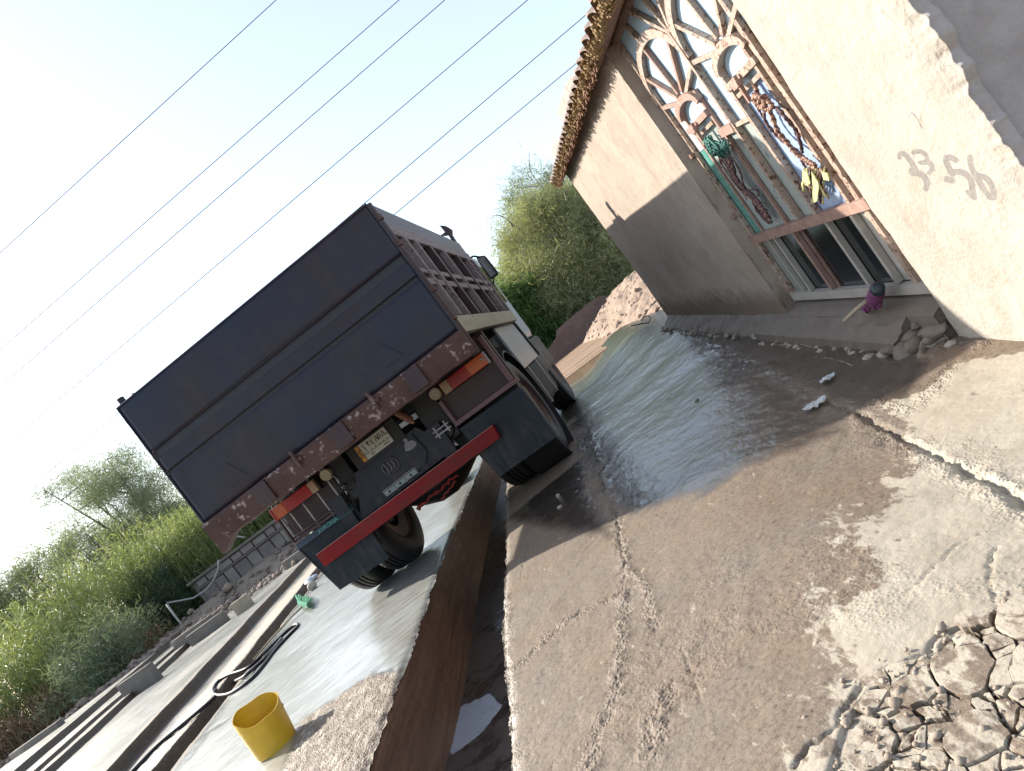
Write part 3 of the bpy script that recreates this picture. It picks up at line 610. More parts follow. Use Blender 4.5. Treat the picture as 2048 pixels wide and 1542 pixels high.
house = empty('guard_house', HM)
tag(house, 'cream plastered hut with arched metal glass door and ragged reed eave, right of the truck', 'hut')
def wall_mesh(name, poly_s0, s1, h0, h1, mat, mort=0.012, seed=0, edge0=0.0, edge1=0.0, n0=0.0, th=0.25, ns=None):
    """plaster wall facing the yard (n=0), uneven surface, ragged ends"""
    s0 = poly_s0; st_ = 0.0055 if edge0 > .05 else 0.025; ns = int((s1 - s0) / st_) + 2; nh = int((h1 - h0) / st_) + 2
    S, Hh = np.meshgrid(np.linspace(s0, s1, ns), np.linspace(h0, h1, nh), indexing='ij')
    N = n0 + (fbm(S, Hh, 1.4, 4, seed) - 0.5) * mort * 2.2 + (fbm(S, Hh, 12, 2, seed + 5) - .5) * 0.003
    if edge0: k = np.exp(-((S - s0) / 0.05) ** 2); S = S + k * (fbm(Hh, Hh * 0, 9, 4, seed + 1) - .5) * edge0; N = N + k * 0.5 * edge0 * fbm(Hh, Hh * 0, 20, 3, seed + 2)
    if edge1: k = np.exp(-((S - s1) / 0.05) ** 2); S = S + k * (fbm(Hh, Hh * 0, 9, 4, seed + 3) - .5) * edge1; N = N + k * 0.5 * edge1
    V = np.stack([N, S, Hh], -1).reshape(-1, 3); Fc = gridfaces(nh, ns)
    # back and edges
    ring = [i * nh for i in range(ns)] + [(ns - 1) * nh + j for j in range(1, nh)] + [i * nh + nh - 1 for i in range(ns - 2, -1, -1)] + [j for j in range(nh - 2, 0, -1)]
    k0 = len(V); back = V[ring].copy(); back[:, 0] = n0 + th; V = np.vstack([V, back]); m = len(ring)
    Fs = np.array([[ring[i], ring[(i + 1) % m], k0 + (i + 1) % m, k0 + i] for i in range(m)])
    at = {}
    if st_ < .01:      # hand painted number, laid on the plaster
        P = np.array(H0)[None] + V[:, 1:2] * np.array(HA)[None] + V[:, 2:3] * np.array(HB)[None] - np.array(CAM)[None]
        d = P @ np.array(_f); px = 1024 + F * (P @ np.array(_cx)) / d; py = 771 - F * (P @ np.array(_cy)) / d; X = (px - 1700) / .4213; Y = py / .4213; K = np.zeros(len(V))
        near = (X > 180) & (X < 760) & (Y > 480) & (Y < 1000) & (d > 0); xs, ys = X[near], Y[near]; k = np.zeros(xs.shape)
        for pts, w in strokes:
            Q = []
            for i in range(len(pts) - 1):
                for j in range(5):
                    t_ = j / 5; p0 = np.array(pts[max(i - 1, 0)]); p1 = np.array(pts[i]); p2 = np.array(pts[i + 1]); p3 = np.array(pts[min(i + 2, len(pts) - 1)])
                    Q.append(tuple(0.5 * ((2 * p1) + (p2 - p0) * t_ + (2 * p0 - 5 * p1 + 4 * p2 - p3) * t_ ** 2 + (3 * p1 - p0 - 3 * p2 + p3) * t_ ** 3)))
            Q.append(pts[-1]); k = np.maximum(k, 1 - .5 * dpoly(xs, ys, Q) / (w * .68))
        K[near] = np.clip(k, 0, 1); at = {'paint': K}
    o = mesh_np(name, V, np.vstack([Fc, Fs]), mat, house, at)
    if st_ < .01:
        o.data.materials.append(MP_end); mi = np.zeros(len(Fc) + len(Fs), np.int32); mi[len(Fc):] = 1; o.data.polygons.foreach_set('material_index', mi)
    return o
strokes = [([(238, 745), (243, 728), (262, 730), (285, 755), (305, 785), (318, 812), (300, 822), (292, 808)], 17), ([(312, 818), (335, 822), (355, 840), (368, 865), (362, 895)], 20),
           ([(305, 722), (325, 716), (352, 722), (370, 745), (362, 768), (338, 770)], 15), ([(362, 768), (385, 772), (395, 795), (378, 818)], 16), ([(380, 780), (404, 806)], 8),
           ([(505, 757), (480, 745), (460, 752), (470, 790), (490, 822)], 20), ([(488, 818), (520, 812), (552, 822), (575, 850), (585, 895), (592, 935)], 20), ([(592, 940), (570, 925), (560, 905)], 11),
           ([(462, 848), (486, 854)], 22), ([(573, 745), (580, 785), (605, 835), (632, 885), (660, 925), (684, 935), (686, 905), (672, 865), (645, 838), (612, 832)], 20), ([(285, 545), (300, 535), (325, 565), (345, 610)], 5)]
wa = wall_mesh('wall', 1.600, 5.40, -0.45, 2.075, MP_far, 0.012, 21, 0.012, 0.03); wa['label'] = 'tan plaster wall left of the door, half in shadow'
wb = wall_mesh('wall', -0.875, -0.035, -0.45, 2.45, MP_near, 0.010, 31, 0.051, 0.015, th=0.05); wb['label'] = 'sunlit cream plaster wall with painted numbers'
# reveal strip left of the door and the other sides
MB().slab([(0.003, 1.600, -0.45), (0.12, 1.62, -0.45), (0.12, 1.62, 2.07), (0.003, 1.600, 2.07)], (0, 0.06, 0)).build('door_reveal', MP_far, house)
MB().box(0.03, 3.0, -0.84, -0.66, -0.5, 2.45).build('end_wall', MP_end, house)
MB().box(0.26, 3.0, 5.15, 5.38, -0.5, 2.07).build('end_wall', MP_end, house)
MB().box(2.8, 3.0, -0.65, 5.14, -0.5, 2.07).build('back_wall', MP_end, house)
MB().box(0.26, 2.8, -0.65, 5.14, -0.3, 0.02).build('floor', MP_end, house)
# roof
wood_soffit = worn('soffit_boards', (0.20, 0.105, 0.075), (0.27, 0.15, 0.11), 0.7, 4, (0.10, 0.05, 0.04), 0.6, stretch=(1, .2, 4), bump=0.4)
straw = worn('reed_and_mud', (0.50, 0.34, 0.15), (0.36, 0.22, 0.11), 0.85, 22, (0.16, 0.09, 0.05), 0.56, bump=1.0, bscale=70, dist=0.02)
sheet = worn('roof_sheet', (0.22, 0.16, 0.14), (0.32, 0.24, 0.21), 0.8, 10, (0.12, 0.08, 0.07), 0.6, bump=0.4)
roof = MB().box(-0.02, 3.15, -1.25, 5.44, 2.085, 2.13).build('roof', wood_soffit, house)
# the eave: a timber board, then reeds laid over it, and the ragged sheet
for i in range(10):
    a = -1.2 + i * 0.42
    if a < 1.45: MB().box(-0.085, -0.015, a, a + 0.415, 2.035, 2.085, 0.006).build('eave_board', wood_soffit, roof)
q = random.Random(3)
mb = MB()
for i in range(1500):      # reed stalks laid across the eave, cut ends outwards
    s = -1.2 + 6.75 * i / 1500 + q.uniform(-.02, .02); z = q.uniform(2.035, 2.085); o_ = -0.115 - q.uniform(0, 0.05) - 0.02 * math.sin(s * 21); r = q.uniform(0.005, 0.011)
    dz = q.uniform(-0.035, 0.02); mb.tube([(o_, s, z + dz), (0.05, s + q.uniform(-.05, .05), z + 0.045)], r, 5)
rd = mb.build('reed_edge', straw, roof); rd['kind'] = 'stuff'
mb = MB()
for i in range(420):       # drooping frayed ends under the far part of the eave
    s = q.uniform(1.5, 5.5); o_ = -0.07 - q.uniform(0, .05); L = q.uniform(0.025, 0.075)
    mb.tube([(0.0 - q.uniform(0, .03), s, 2.075), (o_ * 1.0, s + q.uniform(-.04, .04), 2.06 - L * .4), (o_ - .02, s + q.uniform(-.09, .02), 2.055 - L)], [0.012, 0.010, 0.005], 5)
fr = mb.build('frayed_reeds', worn('brown_reed', (0.26, 0.13, 0.08), (0.36, 0.20, 0.12), 0.8, 12, bump=0.5), roof); fr['kind'] = 'stuff'
ns = 620; sA = np.linspace(-1.25, 5.62, ns); nn = np.linspace(0, 1, 8)   # corrugated sheet edge
S, K = np.meshgrid(sA, nn, indexing='ij'); Zc = 2.085 + 0.042 * np.abs(np.sin(S * 3.1416 / 0.17)) ** 0.7 + 0.012 * (fbm(S, K * 0, 6, 3, 8) - .5); Nn = -0.150 - 0.02 * np.sin(S * 3.1416 / 0.17) ** 2 + K * 0.6
V = np.stack([Nn, S, Zc + 0.14 * K], -1).reshape(-1, 3); V2 = V.copy(); V2[:, 2] -= 0.014; Fq = gridfaces(8, ns); e = np.arange(ns - 1) * 8; k0 = len(V)
mesh_np('corrugated_sheet', np.vstack([V, V2]), np.vstack([Fq, Fq + k0, np.stack([e, e + 8, e + 8 + k0, e + k0], 1)]), sheet, roof)
# low parapet of blocks standing on the roof
blkm = worn('parapet_block', (0.36, 0.29, 0.26), (0.44, 0.37, 0.33), 0.85, 7, (0.4, 0.3, 0.26), 0.58, bump=0.6)
NP = -0.09
OUT = [(1204, 104), (1186, 122), (1162, 138), (1140, 155), (1130, 172), (1123, 195), (1115, 226), None, (1131, 262), (1107, 288), (1101, 305)]
for i in range(len(OUT) - 1):
    if OUT[i] is None or OUT[i + 1] is None: continue
    a, z0 = W(*OUT[i], NP); b_, z1 = W(*OUT[i + 1], NP)
    if b_ > a + .02: MB().slab([(NP, a + .004, 2.10), (NP, b_ - .004, 2.10), (NP, b_ - .004, max(z1, 2.14)), (NP, a + .004, max(z0, 2.14))], (0.16, 0, 0)).build('block', blkm, roof)
# door sill and the low step in front
stepm = worn('step_cement', (0.17, 0.135, 0.105), (0.22, 0.18, 0.145), 0.7, 8, (0.34, 0.31, 0.28), 0.68, bump=0.6, bscale=50)
def uneven(name, prof, s0, s1, mat, amp=.012, seed=0, raggedy=.05):
    """a long profile (n, h) swept along the wall with a wavering surface and ragged ends"""
    ns = int((s1 - s0) / .02) + 2; P_ = []
    for j in range(len(prof) - 1):
        k = max(2, int(math.hypot(prof[j + 1][0] - prof[j][0], prof[j + 1][1] - prof[j][1]) / .02)); P_ += [(prof[j][0] + (prof[j + 1][0] - prof[j][0]) * i / k, prof[j][1] + (prof[j + 1][1] - prof[j][1]) * i / k) for i in range(k)]
    P_.append(prof[-1]); m = len(P_); V = np.zeros((ns, m, 3))
    for i in range(ns):
        sv = s0 + (s1 - s0) * i / (ns - 1)
        for j, (n_, h_) in enumerate(P_):
            e = raggedy * ((1 if i == 0 else 0) - (1 if i == ns - 1 else 0)) * j / m
            V[i, j] = (n_, sv + e, h_)
    a_ = (fbm(V[..., 1] + V[..., 2], V[..., 0] * 3 + V[..., 1] * .2, 9, 4, seed) - .5) * amp * 2; V[..., 0] -= a_; V[..., 2] += a_ * .7
    me = V.reshape(-1, 3); F_ = [tuple(f) for f in gridfaces(m, ns)] + [tuple(range(m)), tuple(range((ns - 1) * m, ns * m))]
    return MB().add([tuple(p) for p in me], F_).build(name, mat, house, 'auto')
uneven('door_sill', [(0.14, -.3), (0.14, 0.10), (0.02, 0.07), (-.02, 0.05), (-.03, -.3)], -0.03, 1.63, stepm, .006, 3)
uneven('step_ledge', [(0.0, -.3), (0.0, 0.055), (-.10, 0.0), (-.135, -.02), (-.14, -.3)], 0.17, 2.05, stepm, .016, 4, .06)
uneven('cement_fillet', [(0.0, -.3), (0.0, 0.05), (-.05, 0.0), (-.12, -.06), (-.14, -.3)], 1.95, 5.35, stepm, .016, 6)
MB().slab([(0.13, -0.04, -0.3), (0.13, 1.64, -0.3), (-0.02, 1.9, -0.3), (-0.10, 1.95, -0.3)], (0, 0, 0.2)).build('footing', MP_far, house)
q = random.Random(12)
mb = MB()
for i in range(60):       # crumbled cement along the step and wall foot
    s = q.uniform(-0.1, 5.4); sc = q.uniform(.008, .028) * (1.8 if s < .35 else 1); mb.blob((-q.uniform(0.0, .06) - (0.12 if .30 < s else 0), s, -0.075 if s < 2 else -0.05), (sc, sc * 1.3, sc * .7), i, 1, 0.5)
cr = mb.build('crumbled_cement', worn('crumb', (0.36, 0.30, 0.24), (0.46, 0.4, 0.33), 0.9, 30, bump=0.4), house); cr['kind'] = 'stuff'

# painted numbers: broad brush strokes on the near wall
c5 = lambda x, y: (1700 + x * .4213, y * .4213)
paint = worn('faded_grey_paint', (0.27, 0.25, 0.24), (0.33, 0.30, 0.28), 0.85, 30, bump=0.1)
# door -----------------------------------------------------------
N0 = 0.10
door = MB().ribbon([(N0, 1.585, 0.10), (N0, 1.60, 2.08), (N0, 0.0, 2.08), (N0, 0.0, 0.10)], 0.05, (-1, 0, 0), 0.02).build('metal_door', rust_cream, house)
def bar(pts, w, mat=rust_cream, off=N0, th=0.028, name='bar'):
    w *= .70 if name == 'bar' else .85
    th *= .85
    return MB().ribbon([(off, s, h) for s, h in pts], w, (-1, 0, 0), th).build(name, mat, door)
def arc(cs, ch, rs, rh, a0, a1, n=18): return [(cs + rs * math.cos(R(a0 + (a1 - a0) * i / n)), ch + rh * math.sin(R(a0 + (a1 - a0) * i / n))) for i in range(n + 1)]
def pane(pts, mat, off=N0 + 0.004):
    return MB().slab([(off, s, h) for s, h in pts], (0.005, 0, 0)).build('pane', mat, door)
CS = 0.79
# outer frame and posts
bar([(1.545, 0.10), (1.555, 2.07)], 0.045); bar([(0.155, 0.10), (0.175, 1.49)], 0.05); bar([(0.175, 1.49), (0.17, 2.07)], 0.05)
bar([(CS, 0.60), (CS, 1.76)], 0.035, th=0.04); bar([(0.985, 0.60), (0.995, 1.48)], 0.034, rust_brown, th=0.022); bar([(0.585, 0.60), (0.585, 1.48)], 0.04, th=0.036)
bar([(1.385, 0.60), (1.385, 1.48)], 0.030, rust_brown, th=0.012); bar([(0.235, 0.60), (0.235, 1.48)], 0.035, th=0.036)
bar([(0.08, 0.575), (1.56, 0.575)], 0.062, rust_brown, th=0.05, name='cross_rail'); bar([(0.02, 0.13), (1.56, 0.135)], 0.062, dirty_white, th=0.04, name='bottom_rail')
bar([(0.0, 0.1), (0.0, 0.6)], 0.04, dirty_white)
for s in (1.24, 0.96): bar([(s, 0.165), (s + .003, 0.545)], 0.036, dirty_white if s > 1 else rust_brown, th=0.035)
for s in (0.545, 0.29): bar([(s, 0.165), (s + .003, 0.545)], 0.036, dirty_white, th=0.035)
bar([(1.36, 0.165), (1.36, 0.545)], 0.02, dirty_white); bar([(0.90, .165), (.90, .545)], .014, rust_brown, th=.015)
# two fans with their arches
for cs, sgn, mt in ((1.185, 1, rust_cream), (0.395, -1, rust_cream)):
    bar(arc(cs, 1.60, 0.40, 0.29, 0, 180), 0.062, mt, th=0.035, name='arch')
    for a in ((90 - 8, 0.29), (38, 0.34), (142, 0.34)):
        an = R(a[0]); bar([(cs + 0.07 * math.cos(an), 1.51 + 0.03 * math.sin(an)), (cs + 0.39 * math.cos(an), 1.58 + 0.30 * math.sin(an))], 0.035, rust_brown if sgn > 0 else rust_cream, th=0.03)
    bar([(cs + .42, 1.58), (cs + .08, 1.50)], 0.034, rust_brown if sgn > 0 else rust_cream, th=0.03); bar([(cs - .40, 1.58), (cs - .08, 1.50)], 0.034, rust_cream, th=0.03)
    # arched head of the leaf
    bar(arc(cs, 1.415, 0.195, 0.085, 0, 180, 14), 0.05, rust_brown if sgn > 0 else rust_cream, th=0.045, name='arch')
    bar([(cs - .2, 1.345), (cs + .2, 1.345)], 0.05, rust_brown if sgn > 0 else rust_cream, th=0.045); bar([(cs - .17, 1.285), (cs + .17, 1.285)], 0.03, rust_cream, th=0.03)
    bar([(cs, 1.36), (cs + .005, 1.22)], 0.022, rust_brown, off=N0 - 0.05, th=0.02, name='latch')
    MB().box(N0 - 0.075, N0 - 0.045, cs - .02, cs + .05, 1.305, 1.335, 0.004).build('latch', rust_brown, door)
bar([(0.985, 1.21), (0.80, 1.19)], 0.07, rust_brown, th=0.045); bar([(0.80, 1.19), (0.60, 1.17)], 0.03, rust_cream, th=0.03)
# upper lights: rays from the meeting point of the arches
for (p, q_) in (((CS, 1.75), (0.87, 2.07)), ((CS, 1.75), (0.60, 2.07)), ((CS, 1.75), (1.12, 2.07)), ((0.395, 1.89), (0.43, 2.07)), ((1.22, 1.89), (1.30, 2.07)), ((0.395, 1.89), (0.25, 2.07))):
    bar([p, q_], 0.032, rust_cream, th=0.03)
bar([(0.0, 2.06), (1.6, 2.06)], 0.05, rust_brown, th=0.03)
# hinge bolts on the left post
for h in (1.21, 0.75): MB().box(N0 - 0.05, N0 - 0.02, 1.545, 1.60, h, h + 0.03, 0.004).build('hinge', rust_brown, door)
# panes
pane([(0.02, 1.49), (CS, 1.49), (CS, 2.08), (0.02, 2.08)], GL_white); pane([(CS + .004, 1.49), (1.60, 1.49), (1.60, 2.08), (CS + .004, 2.08)], GL_white, N0 + .0045)
pane([(0.585, 1.19), (CS, 1.19), (CS, 1.488), (0.585, 1.488)], GL_white); pane([(CS + .004, 1.21), (0.99, 1.21), (0.99, 1.488), (CS + .004, 1.488)], GL_white)
pane([(0.585, 0.6), (CS, 0.6), (CS, 1.188), (0.585, 1.188)], GL_grey); pane([(CS + .004, 0.6), (0.985, 0.6), (0.985, 1.2), (CS + .004, 1.2)], GL_grey)
pane([(0.99, 0.6), (1.39, 0.6), (1.39, 1.30), (0.99, 1.30)], GL_grey); pane([(0.99, 1.302), (1.39, 1.302), (1.39, 1.488), (0.99, 1.488)], GL_white)
pane([(0.23, 0.6), (0.58, 0.6), (0.58, 1.285), (0.23, 1.285)], GL_blue); pane([(0.23, 1.288), (0.58, 1.288), (0.58, 1.488), (0.23, 1.488)], GL_white)
pane([(1.395, 0.6), (1.545, 0.6), (1.55, 1.21), (1.395, 1.21)], GL_teal); pane([(1.395, 1.213), (1.55, 1.213), (1.55, 1.488), (1.395, 1.488)], worn('white_panel', (0.66, 0.64, 0.6), (0.58, 0.56, 0.52), 0.5, 9))
pane([(0.02, 0.6), (0.225, 0.6), (0.225, 1.488), (0.02, 1.488)], rust_cream)
pane([(1.245, 0.16), (1.55, 0.16), (1.55, 0.55), (1.245, 0.55)], worn('grey_panel', (0.33, 0.34, 0.31), (0.27, 0.27, 0.25), 0.55, 9))
for a, b_ in ((0.96, 1.243), (0.55, 0.958), (0.29, 0.548)): pane([(a, 0.16), (b_, 0.16), (b_, 0.55), (a, 0.55)], GL_dark)
pane([(0.0, 0.16), (0.288, 0.16), (0.288, 0.55), (0.0, 0.55)], worn('white_panel2', (0.56, 0.53, 0.48), (0.48, 0.44, 0.4), 0.55, 9))

# ------------------------------------------------------------------ ropes, glove and litter by the door
def rope_mat(name, c1, c2):
    m = bpy.data.materials.new(name); t, b, o = nodes_of(m); w = t.nodes.new('ShaderNodeTexWave'); w.inputs['Scale'].default_value = 26; w.inputs['Distortion'].default_value = 3; w.bands_direction = 'DIAGONAL'
    t.links.new(ncoord(t, 'Object'), w.inputs[0]); t.links.new(nmix(t, w.outputs[1], c1, c2), b.inputs['Base Color']); b.inputs['Roughness'].default_value = 0.85; t.links.new(nbump(t, w.outputs[1], .6, .004), b.inputs['Normal']); return m
RM1 = rope_mat('brown_rope', (0.09, 0.035, 0.025), (0.40, 0.25, 0.18)); RM2 = rope_mat('dark_rope', (0.03, 0.015, 0.02), (0.16, 0.09, 0.09)); RM3 = rope_mat('green_rope', (0.01, 0.06, 0.05), (0.07, 0.22, 0.18)); RM4 = rope_mat('yellow_cloth', (0.40, 0.40, 0.15), (0.55, 0.55, 0.28))
def frame_thing(name, label, cat, s, h, n=0.0, group=None):
    o = empty(name, HM @ Matrix.Translation((n, s, h))); return tag(o, label, cat, group)
def lp(root, pts, n0, s0, h0):  # house coordinates to this thing's own
    return [(p[0] - n0, p[1] - s0, p[2] - h0) for p in pts]
def rope_strand(o, pts, r, mat, name='strand', base=(0, 0, 0)):
    P = [Vector(p) for p in pts]; Q = []
    for i in range(len(P) - 1):
        for k in range(6):
            t_ = k / 6; p0 = P[max(i - 1, 0)]; p1 = P[i]; p2 = P[i + 1]; p3 = P[min(i + 2, len(P) - 1)]
            Q.append(0.5 * ((2 * p1) + (p2 - p0) * t_ + (2 * p0 - 5 * p1 + 4 * p2 - p3) * t_ ** 2 + (3 * p1 - p0 - 3 * p2 + p3) * t_ ** 3) - Vector(base))
    Q.append(P[-1] - Vector(base)); rr = [r * (1 + .25 * math.sin(i * 1.9)) for i in range(len(Q))]
    return MB().tube(Q, rr, 7).build(name, mat, o, smooth=True)
c9 = lambda x, y: (1480 + x * .1946, 130 + y * .1946)
def wp(pts, cf, n=0.055): return [(n + dn, *W(*cf(x, y), n)) for (x, y, dn) in pts]
b0 = (0.055, *W(*c9(240, 330), 0.055))
rope = frame_thing('rope_bundle', 'looped brown rope with yellow rag ends hanging on the right door leaf against blue glass', 'rope', b0[1], b0[2], b0[0])
for pts, r, mt in (([(150, 200, 0), (200, 290, -.01), (250, 380, -.02), (330, 470, -.01), (420, 640, -.02), (500, 760, -.015), (600, 900, -.01), (660, 960, 0)], .011, RM1),
                   ([(250, 420, 0), (255, 560, 0), (330, 690, .005), (430, 800, .01), (560, 890, .01), (640, 940, 0)], .008, RM2),
                   ([(330, 430, 0), (430, 450, -.01), (510, 560, -.01), (580, 680, 0), (620, 800, .0), (640, 900, 0)], .008, RM2),
                   ([(350, 440, .01), (420, 540, .01), (500, 600, .01), (560, 740, .01), (620, 880, .01)], .004, RM2),
                   ([(130, 360, 0), (180, 440, 0), (240, 540, 0)], .006, RM2),
                   ([(190, 300, -.02), (230, 270, -.03), (290, 300, -.03), (300, 370, -.02), (240, 400, -.02), (200, 350, -.02)], .012, RM1),
                   ([(260, 300, -.01), (320, 330, -.02), (370, 390, -.02), (320, 430, -.01), (250, 400, -.02)], .010, RM1), ([(140, 290, 0), (160, 350, -.01), (220, 400, -.01), (280, 470, -.01)], .009, RM1),
                   ([(640, 940, 0), (720, 970, -.01), (790, 1010, -.01), (760, 1050, 0), (690, 1010, 0), (650, 950, 0)], .008, RM1), ([(600, 960, .01), (640, 1000, 0), (680, 1060, 0)], .006, RM2)):
    rope_strand(rope, wp(pts, c9), r, mt, 'strand', b0)
q = random.Random(8)
for i in range(16):
    x0 = 660 + i * 14; L = q.uniform(180, 360); dx = q.uniform(-30, 130); col_ = RM4 if i % 3 == 0 else RM1 if i % 3 == 1 else RM2
    rope_strand(rope, wp([(x0, 1060, 0), (x0 + dx * .4, 1060 + L * .5, q.uniform(-.03, 0)), (x0 + dx, 1060 + L, q.uniform(-.02, .01))], c9), q.uniform(.004, .008), col_, 'frayed_end', b0)
for pp in ([(640, 1080), (690, 1100), (720, 1220), (690, 1240), (640, 1170)], [(730, 1090), (790, 1190), (810, 1240), (790, 1400), (755, 1420), (750, 1260)], [(830, 1090), (900, 1120), (915, 1190), (860, 1180)]):
    P = [(0.02, *W(*c9(*p), 0.02)) for p in pp]; MB().slab([(a - b0[0], b - b0[1], c - b0[2]) for a, b, c in P], (0.006, 0, 0)).build('rag', RM4, rope)
c10 = lambda x, y: (1240 + x * .3242, y * .3242)
b1 = (0.055, *W(*c10(590, 860), 0.055))
rope2 = frame_thing('rope_bundle', 'green and dark chain-like rope bundle hanging on the shaded left door leaf', 'rope', b1[1], b1[2], b1[0])
q = random.Random(4)
for i in range(13):
    pts = [(540 + q.uniform(-10, 50), 850 + q.uniform(-20, 40), q.uniform(-.03, 0)), (590 + q.uniform(-40, 60), 900 + q.uniform(-30, 30), q.uniform(-.04, 0)), (640 + q.uniform(-40, 40), 960 + q.uniform(-20, 20), 0), (600 + q.uniform(-20, 90), 880 + q.uniform(-30, 20), -.02)]
    rope_strand(rope2, wp(pts, c10), .006, RM3, 'strand', b1)
for i in range(9):
    k = i * 6; pts = [(600 + k, 930, 0), (650 + k + q.uniform(-15, 15), 1020, -.01), (720 + k * .6 + q.uniform(-15, 20), 1120, -.01), (800 + q.uniform(-20, 30), 1210, 0), (870 + q.uniform(-30, 30), 1300, 0), (930 + q.uniform(-20, 10), 1370 + q.uniform(-20, 10), 0)]
    rope_strand(rope2, wp(pts, c10), .007, RM2 if i % 3 else RM1, 'strand', b1)
rope_strand(rope2, wp([(660, 920, -.01), (730, 990, -.02), (765, 1060, -.02), (770, 1130, -.01), (790, 1170, 0), (840, 1170, 0), (855, 1200, 0), (830, 1220, 0)], c10), .005, RM2, 'strand', b1)
# pale handle bars between the ropes of the left leaf
rope_strand(rope2, wp([(650, 1020, -.02), (720, 1120, -.02), (800, 1220, -.02)], c10), .006, worn('pale_cord', (.5, .42, .4), (.4, .33, .3), .8), 'cord', b1)

# purple glove hooked over the end of a stick, leaning on the step
c8 = lambda x, y: (1380 + x * .3566, 350 + y * .3566)
gl = worn('purple_rubber', (0.16, 0.035, 0.12), (0.24, 0.06, 0.17), 0.45, 12, bump=0.1); gld = plain('dark_cuff', (0.02, 0.035, 0.045), 0.4)
b2 = (-0.02, *W(*c8(1040, 690), -0.02))
gv = frame_thing('rubber_glove', 'purple rubber work glove with dark cuff lying on the door sill', 'glove', b2[1], b2[2], b2[0])
def gp(x, y, n=-0.02): s, h = W(*c8(x, y), n); return (n - b2[0], s - b2[1], h - b2[2])
def chain(pts, rs, name, mat): return MB().tube(pts, rs, 10).build(name, mat, gv, smooth=True)
palm = MB().tube([gp(1055, 632), gp(1048, 650), gp(1045, 665), gp(1035, 690), gp(1015, 712), gp(1000, 722)], [.030, .034, .037, .036, .030, .016], 16).build('palm', gl, gv, smooth=True)
chain([gp(1060, 630, -.026), gp(1052, 645, -.026)], [.026, .033], 'cuff', gld)
for pts in ([gp(1010, 712), gp(990, 735), gp(972, 752, -.03), gp(962, 748, -.035)], [gp(1018, 715), gp(1005, 745), gp(992, 768), gp(978, 762, -.04)], [gp(1030, 708), gp(1045, 728), gp(1040, 748), gp(1028, 742, -.04)], [gp(1045, 700), gp(1065, 718), gp(1062, 735), gp(1050, 742, -.035)], [gp(1000, 715), gp(985, 722), gp(968, 735), gp(958, 748)]):
    n = len(pts); rr = [.014, .013, .012, .006]; chain(pts, rr, 'finger', gl)
sk = frame_thing('stick', 'short pale stick leaning from the door step towards the purple glove', 'stick', b2[1], b2[2], b2[0])
MB().tube([gp(990, 705, -.05), gp(930, 755, -.09), gp(862, 822, -.16)], [.009, .010, .009], 8).build('stick_wood', worn('pale_wood', (.42, .33, .24), (.5, .4, .3), .8, 20, stretch=(1, 1, 6)), sk, smooth=True)
# (a lump of cement by the corner of the opening)
def ground_thing(name, label, cat, px, py, z=0.0, group=None):
    x, y = G(px, py, z); 
    for _ in range(4): z = float(zyard(np.array([x]), np.array([y]))[0]); x, y = G(px, py, z)
    o = empty(name, Matrix.Translation((x, y, z))); return tag(o, label, cat, group), Vector((x, y, z))
cem = worn('cement_lump', (.34, .29, .25), (.45, .4, .34), .9, 14, (.2, .16, .13), .6, bump=0.8, bscale=40)
def rock(px, py, r, label, mat=cem, flat=0.6, seed=1, group=None, cat='stone', name='stone'):
    x, y = G(px, py); z = 0
    for _ in range(4): z = float(zyard(np.array([x]), np.array([y]))[0]); x, y = G(px, py, z)
    o = MB().blob((0, 0, 0), (r, r * .8, r), seed, 3, 0.45, flat).build(name, mat, None, smooth='auto'); o.location = (x, y, z + r * flat * .6); o.rotation_euler = (0, 0, seed); return tag(o, label, cat, group)
for k in range(16):
    s_ = random.uniform(.02, .30); n_ = random.uniform(-.12, .02); h_ = .03 - .5 * abs(n_)
    MB().blob((n_, s_, h_ - .045), (random.uniform(.02, .05), random.uniform(.02, .05), random.uniform(.015, .04)), 40 + k, 2, .9).build('broken_corner', stepm, house, smooth='auto')
rock(1945, 650, .030, 'pale cement lump at the foot of the sunlit wall', seed=3)
rock(1870, 668, .045, 'broken cement lump at the right end of the door step', seed=9)
rock(1395, 803, .020, 'small greenish stone alone on the wet slab between truck and door', worn('green_stone', (.2, .2, .13), (.3, .3, .22), .8, 20), seed=4)
rock(1117, 995, .022, 'upright pale pebble behind the truck in the shadow', seed=5, flat=.8); rock(1120, 1015, .016, 'lower of two pale pebbles at the shadow edge behind the truck', seed=6)
rock(1015, 1000, .018, 'brown stone on the lip of the trench by the mudguard', worn('brown_stone', (.14, .09, .06), (.2, .13, .1), .8), seed=7)
def litter(px, label, seed):
    P = [G(*p, -0.02) for p in px]; cx = sum(p[0] for p in P) / len(P); cy = sum(p[1] for p in P) / len(P); q = random.Random(seed)
    z0 = float(zyard(np.array([cx]), np.array([cy]))[0]) + 0.012
    n = 9; vs = []; 
    a, b = Vector((*P[0], 0)), Vector((*P[1], 0)); w = (Vector((*P[2], 0)) - Vector((*P[3], 0))).length; ax_ = b - a; sd = Vector((-ax_.y, ax_.x, 0)).normalized() * w
    V = []; Fc = []
    for i in range(n):
        for j in range(5):
            t_ = i / (n - 1); u_ = j / 4 - .5; p = a + ax_ * t_ + sd * u_ * math.sin(math.pi * (t_ * .9 + .07)) ; V.append((p.x - cx, p.y - cy, 0.006 + q.uniform(-.004, .010)))
    for i in range(n - 1):
        for j in range(4): Fc.append((i * 5 + j, i * 5 + j + 1, i * 5 + j + 6, i * 5 + j + 5))
    o = MB().add(V, Fc).build('paper_scrap', worn('white_paper', (.62, .66, .68), (.5, .54, .57), .7, 30), None, smooth=False); o.location = (cx, cy, z0); m = o.modifiers.new('thickness', 'SOLIDIFY'); m.thickness = 0.002
    return tag(o, label, 'litter')
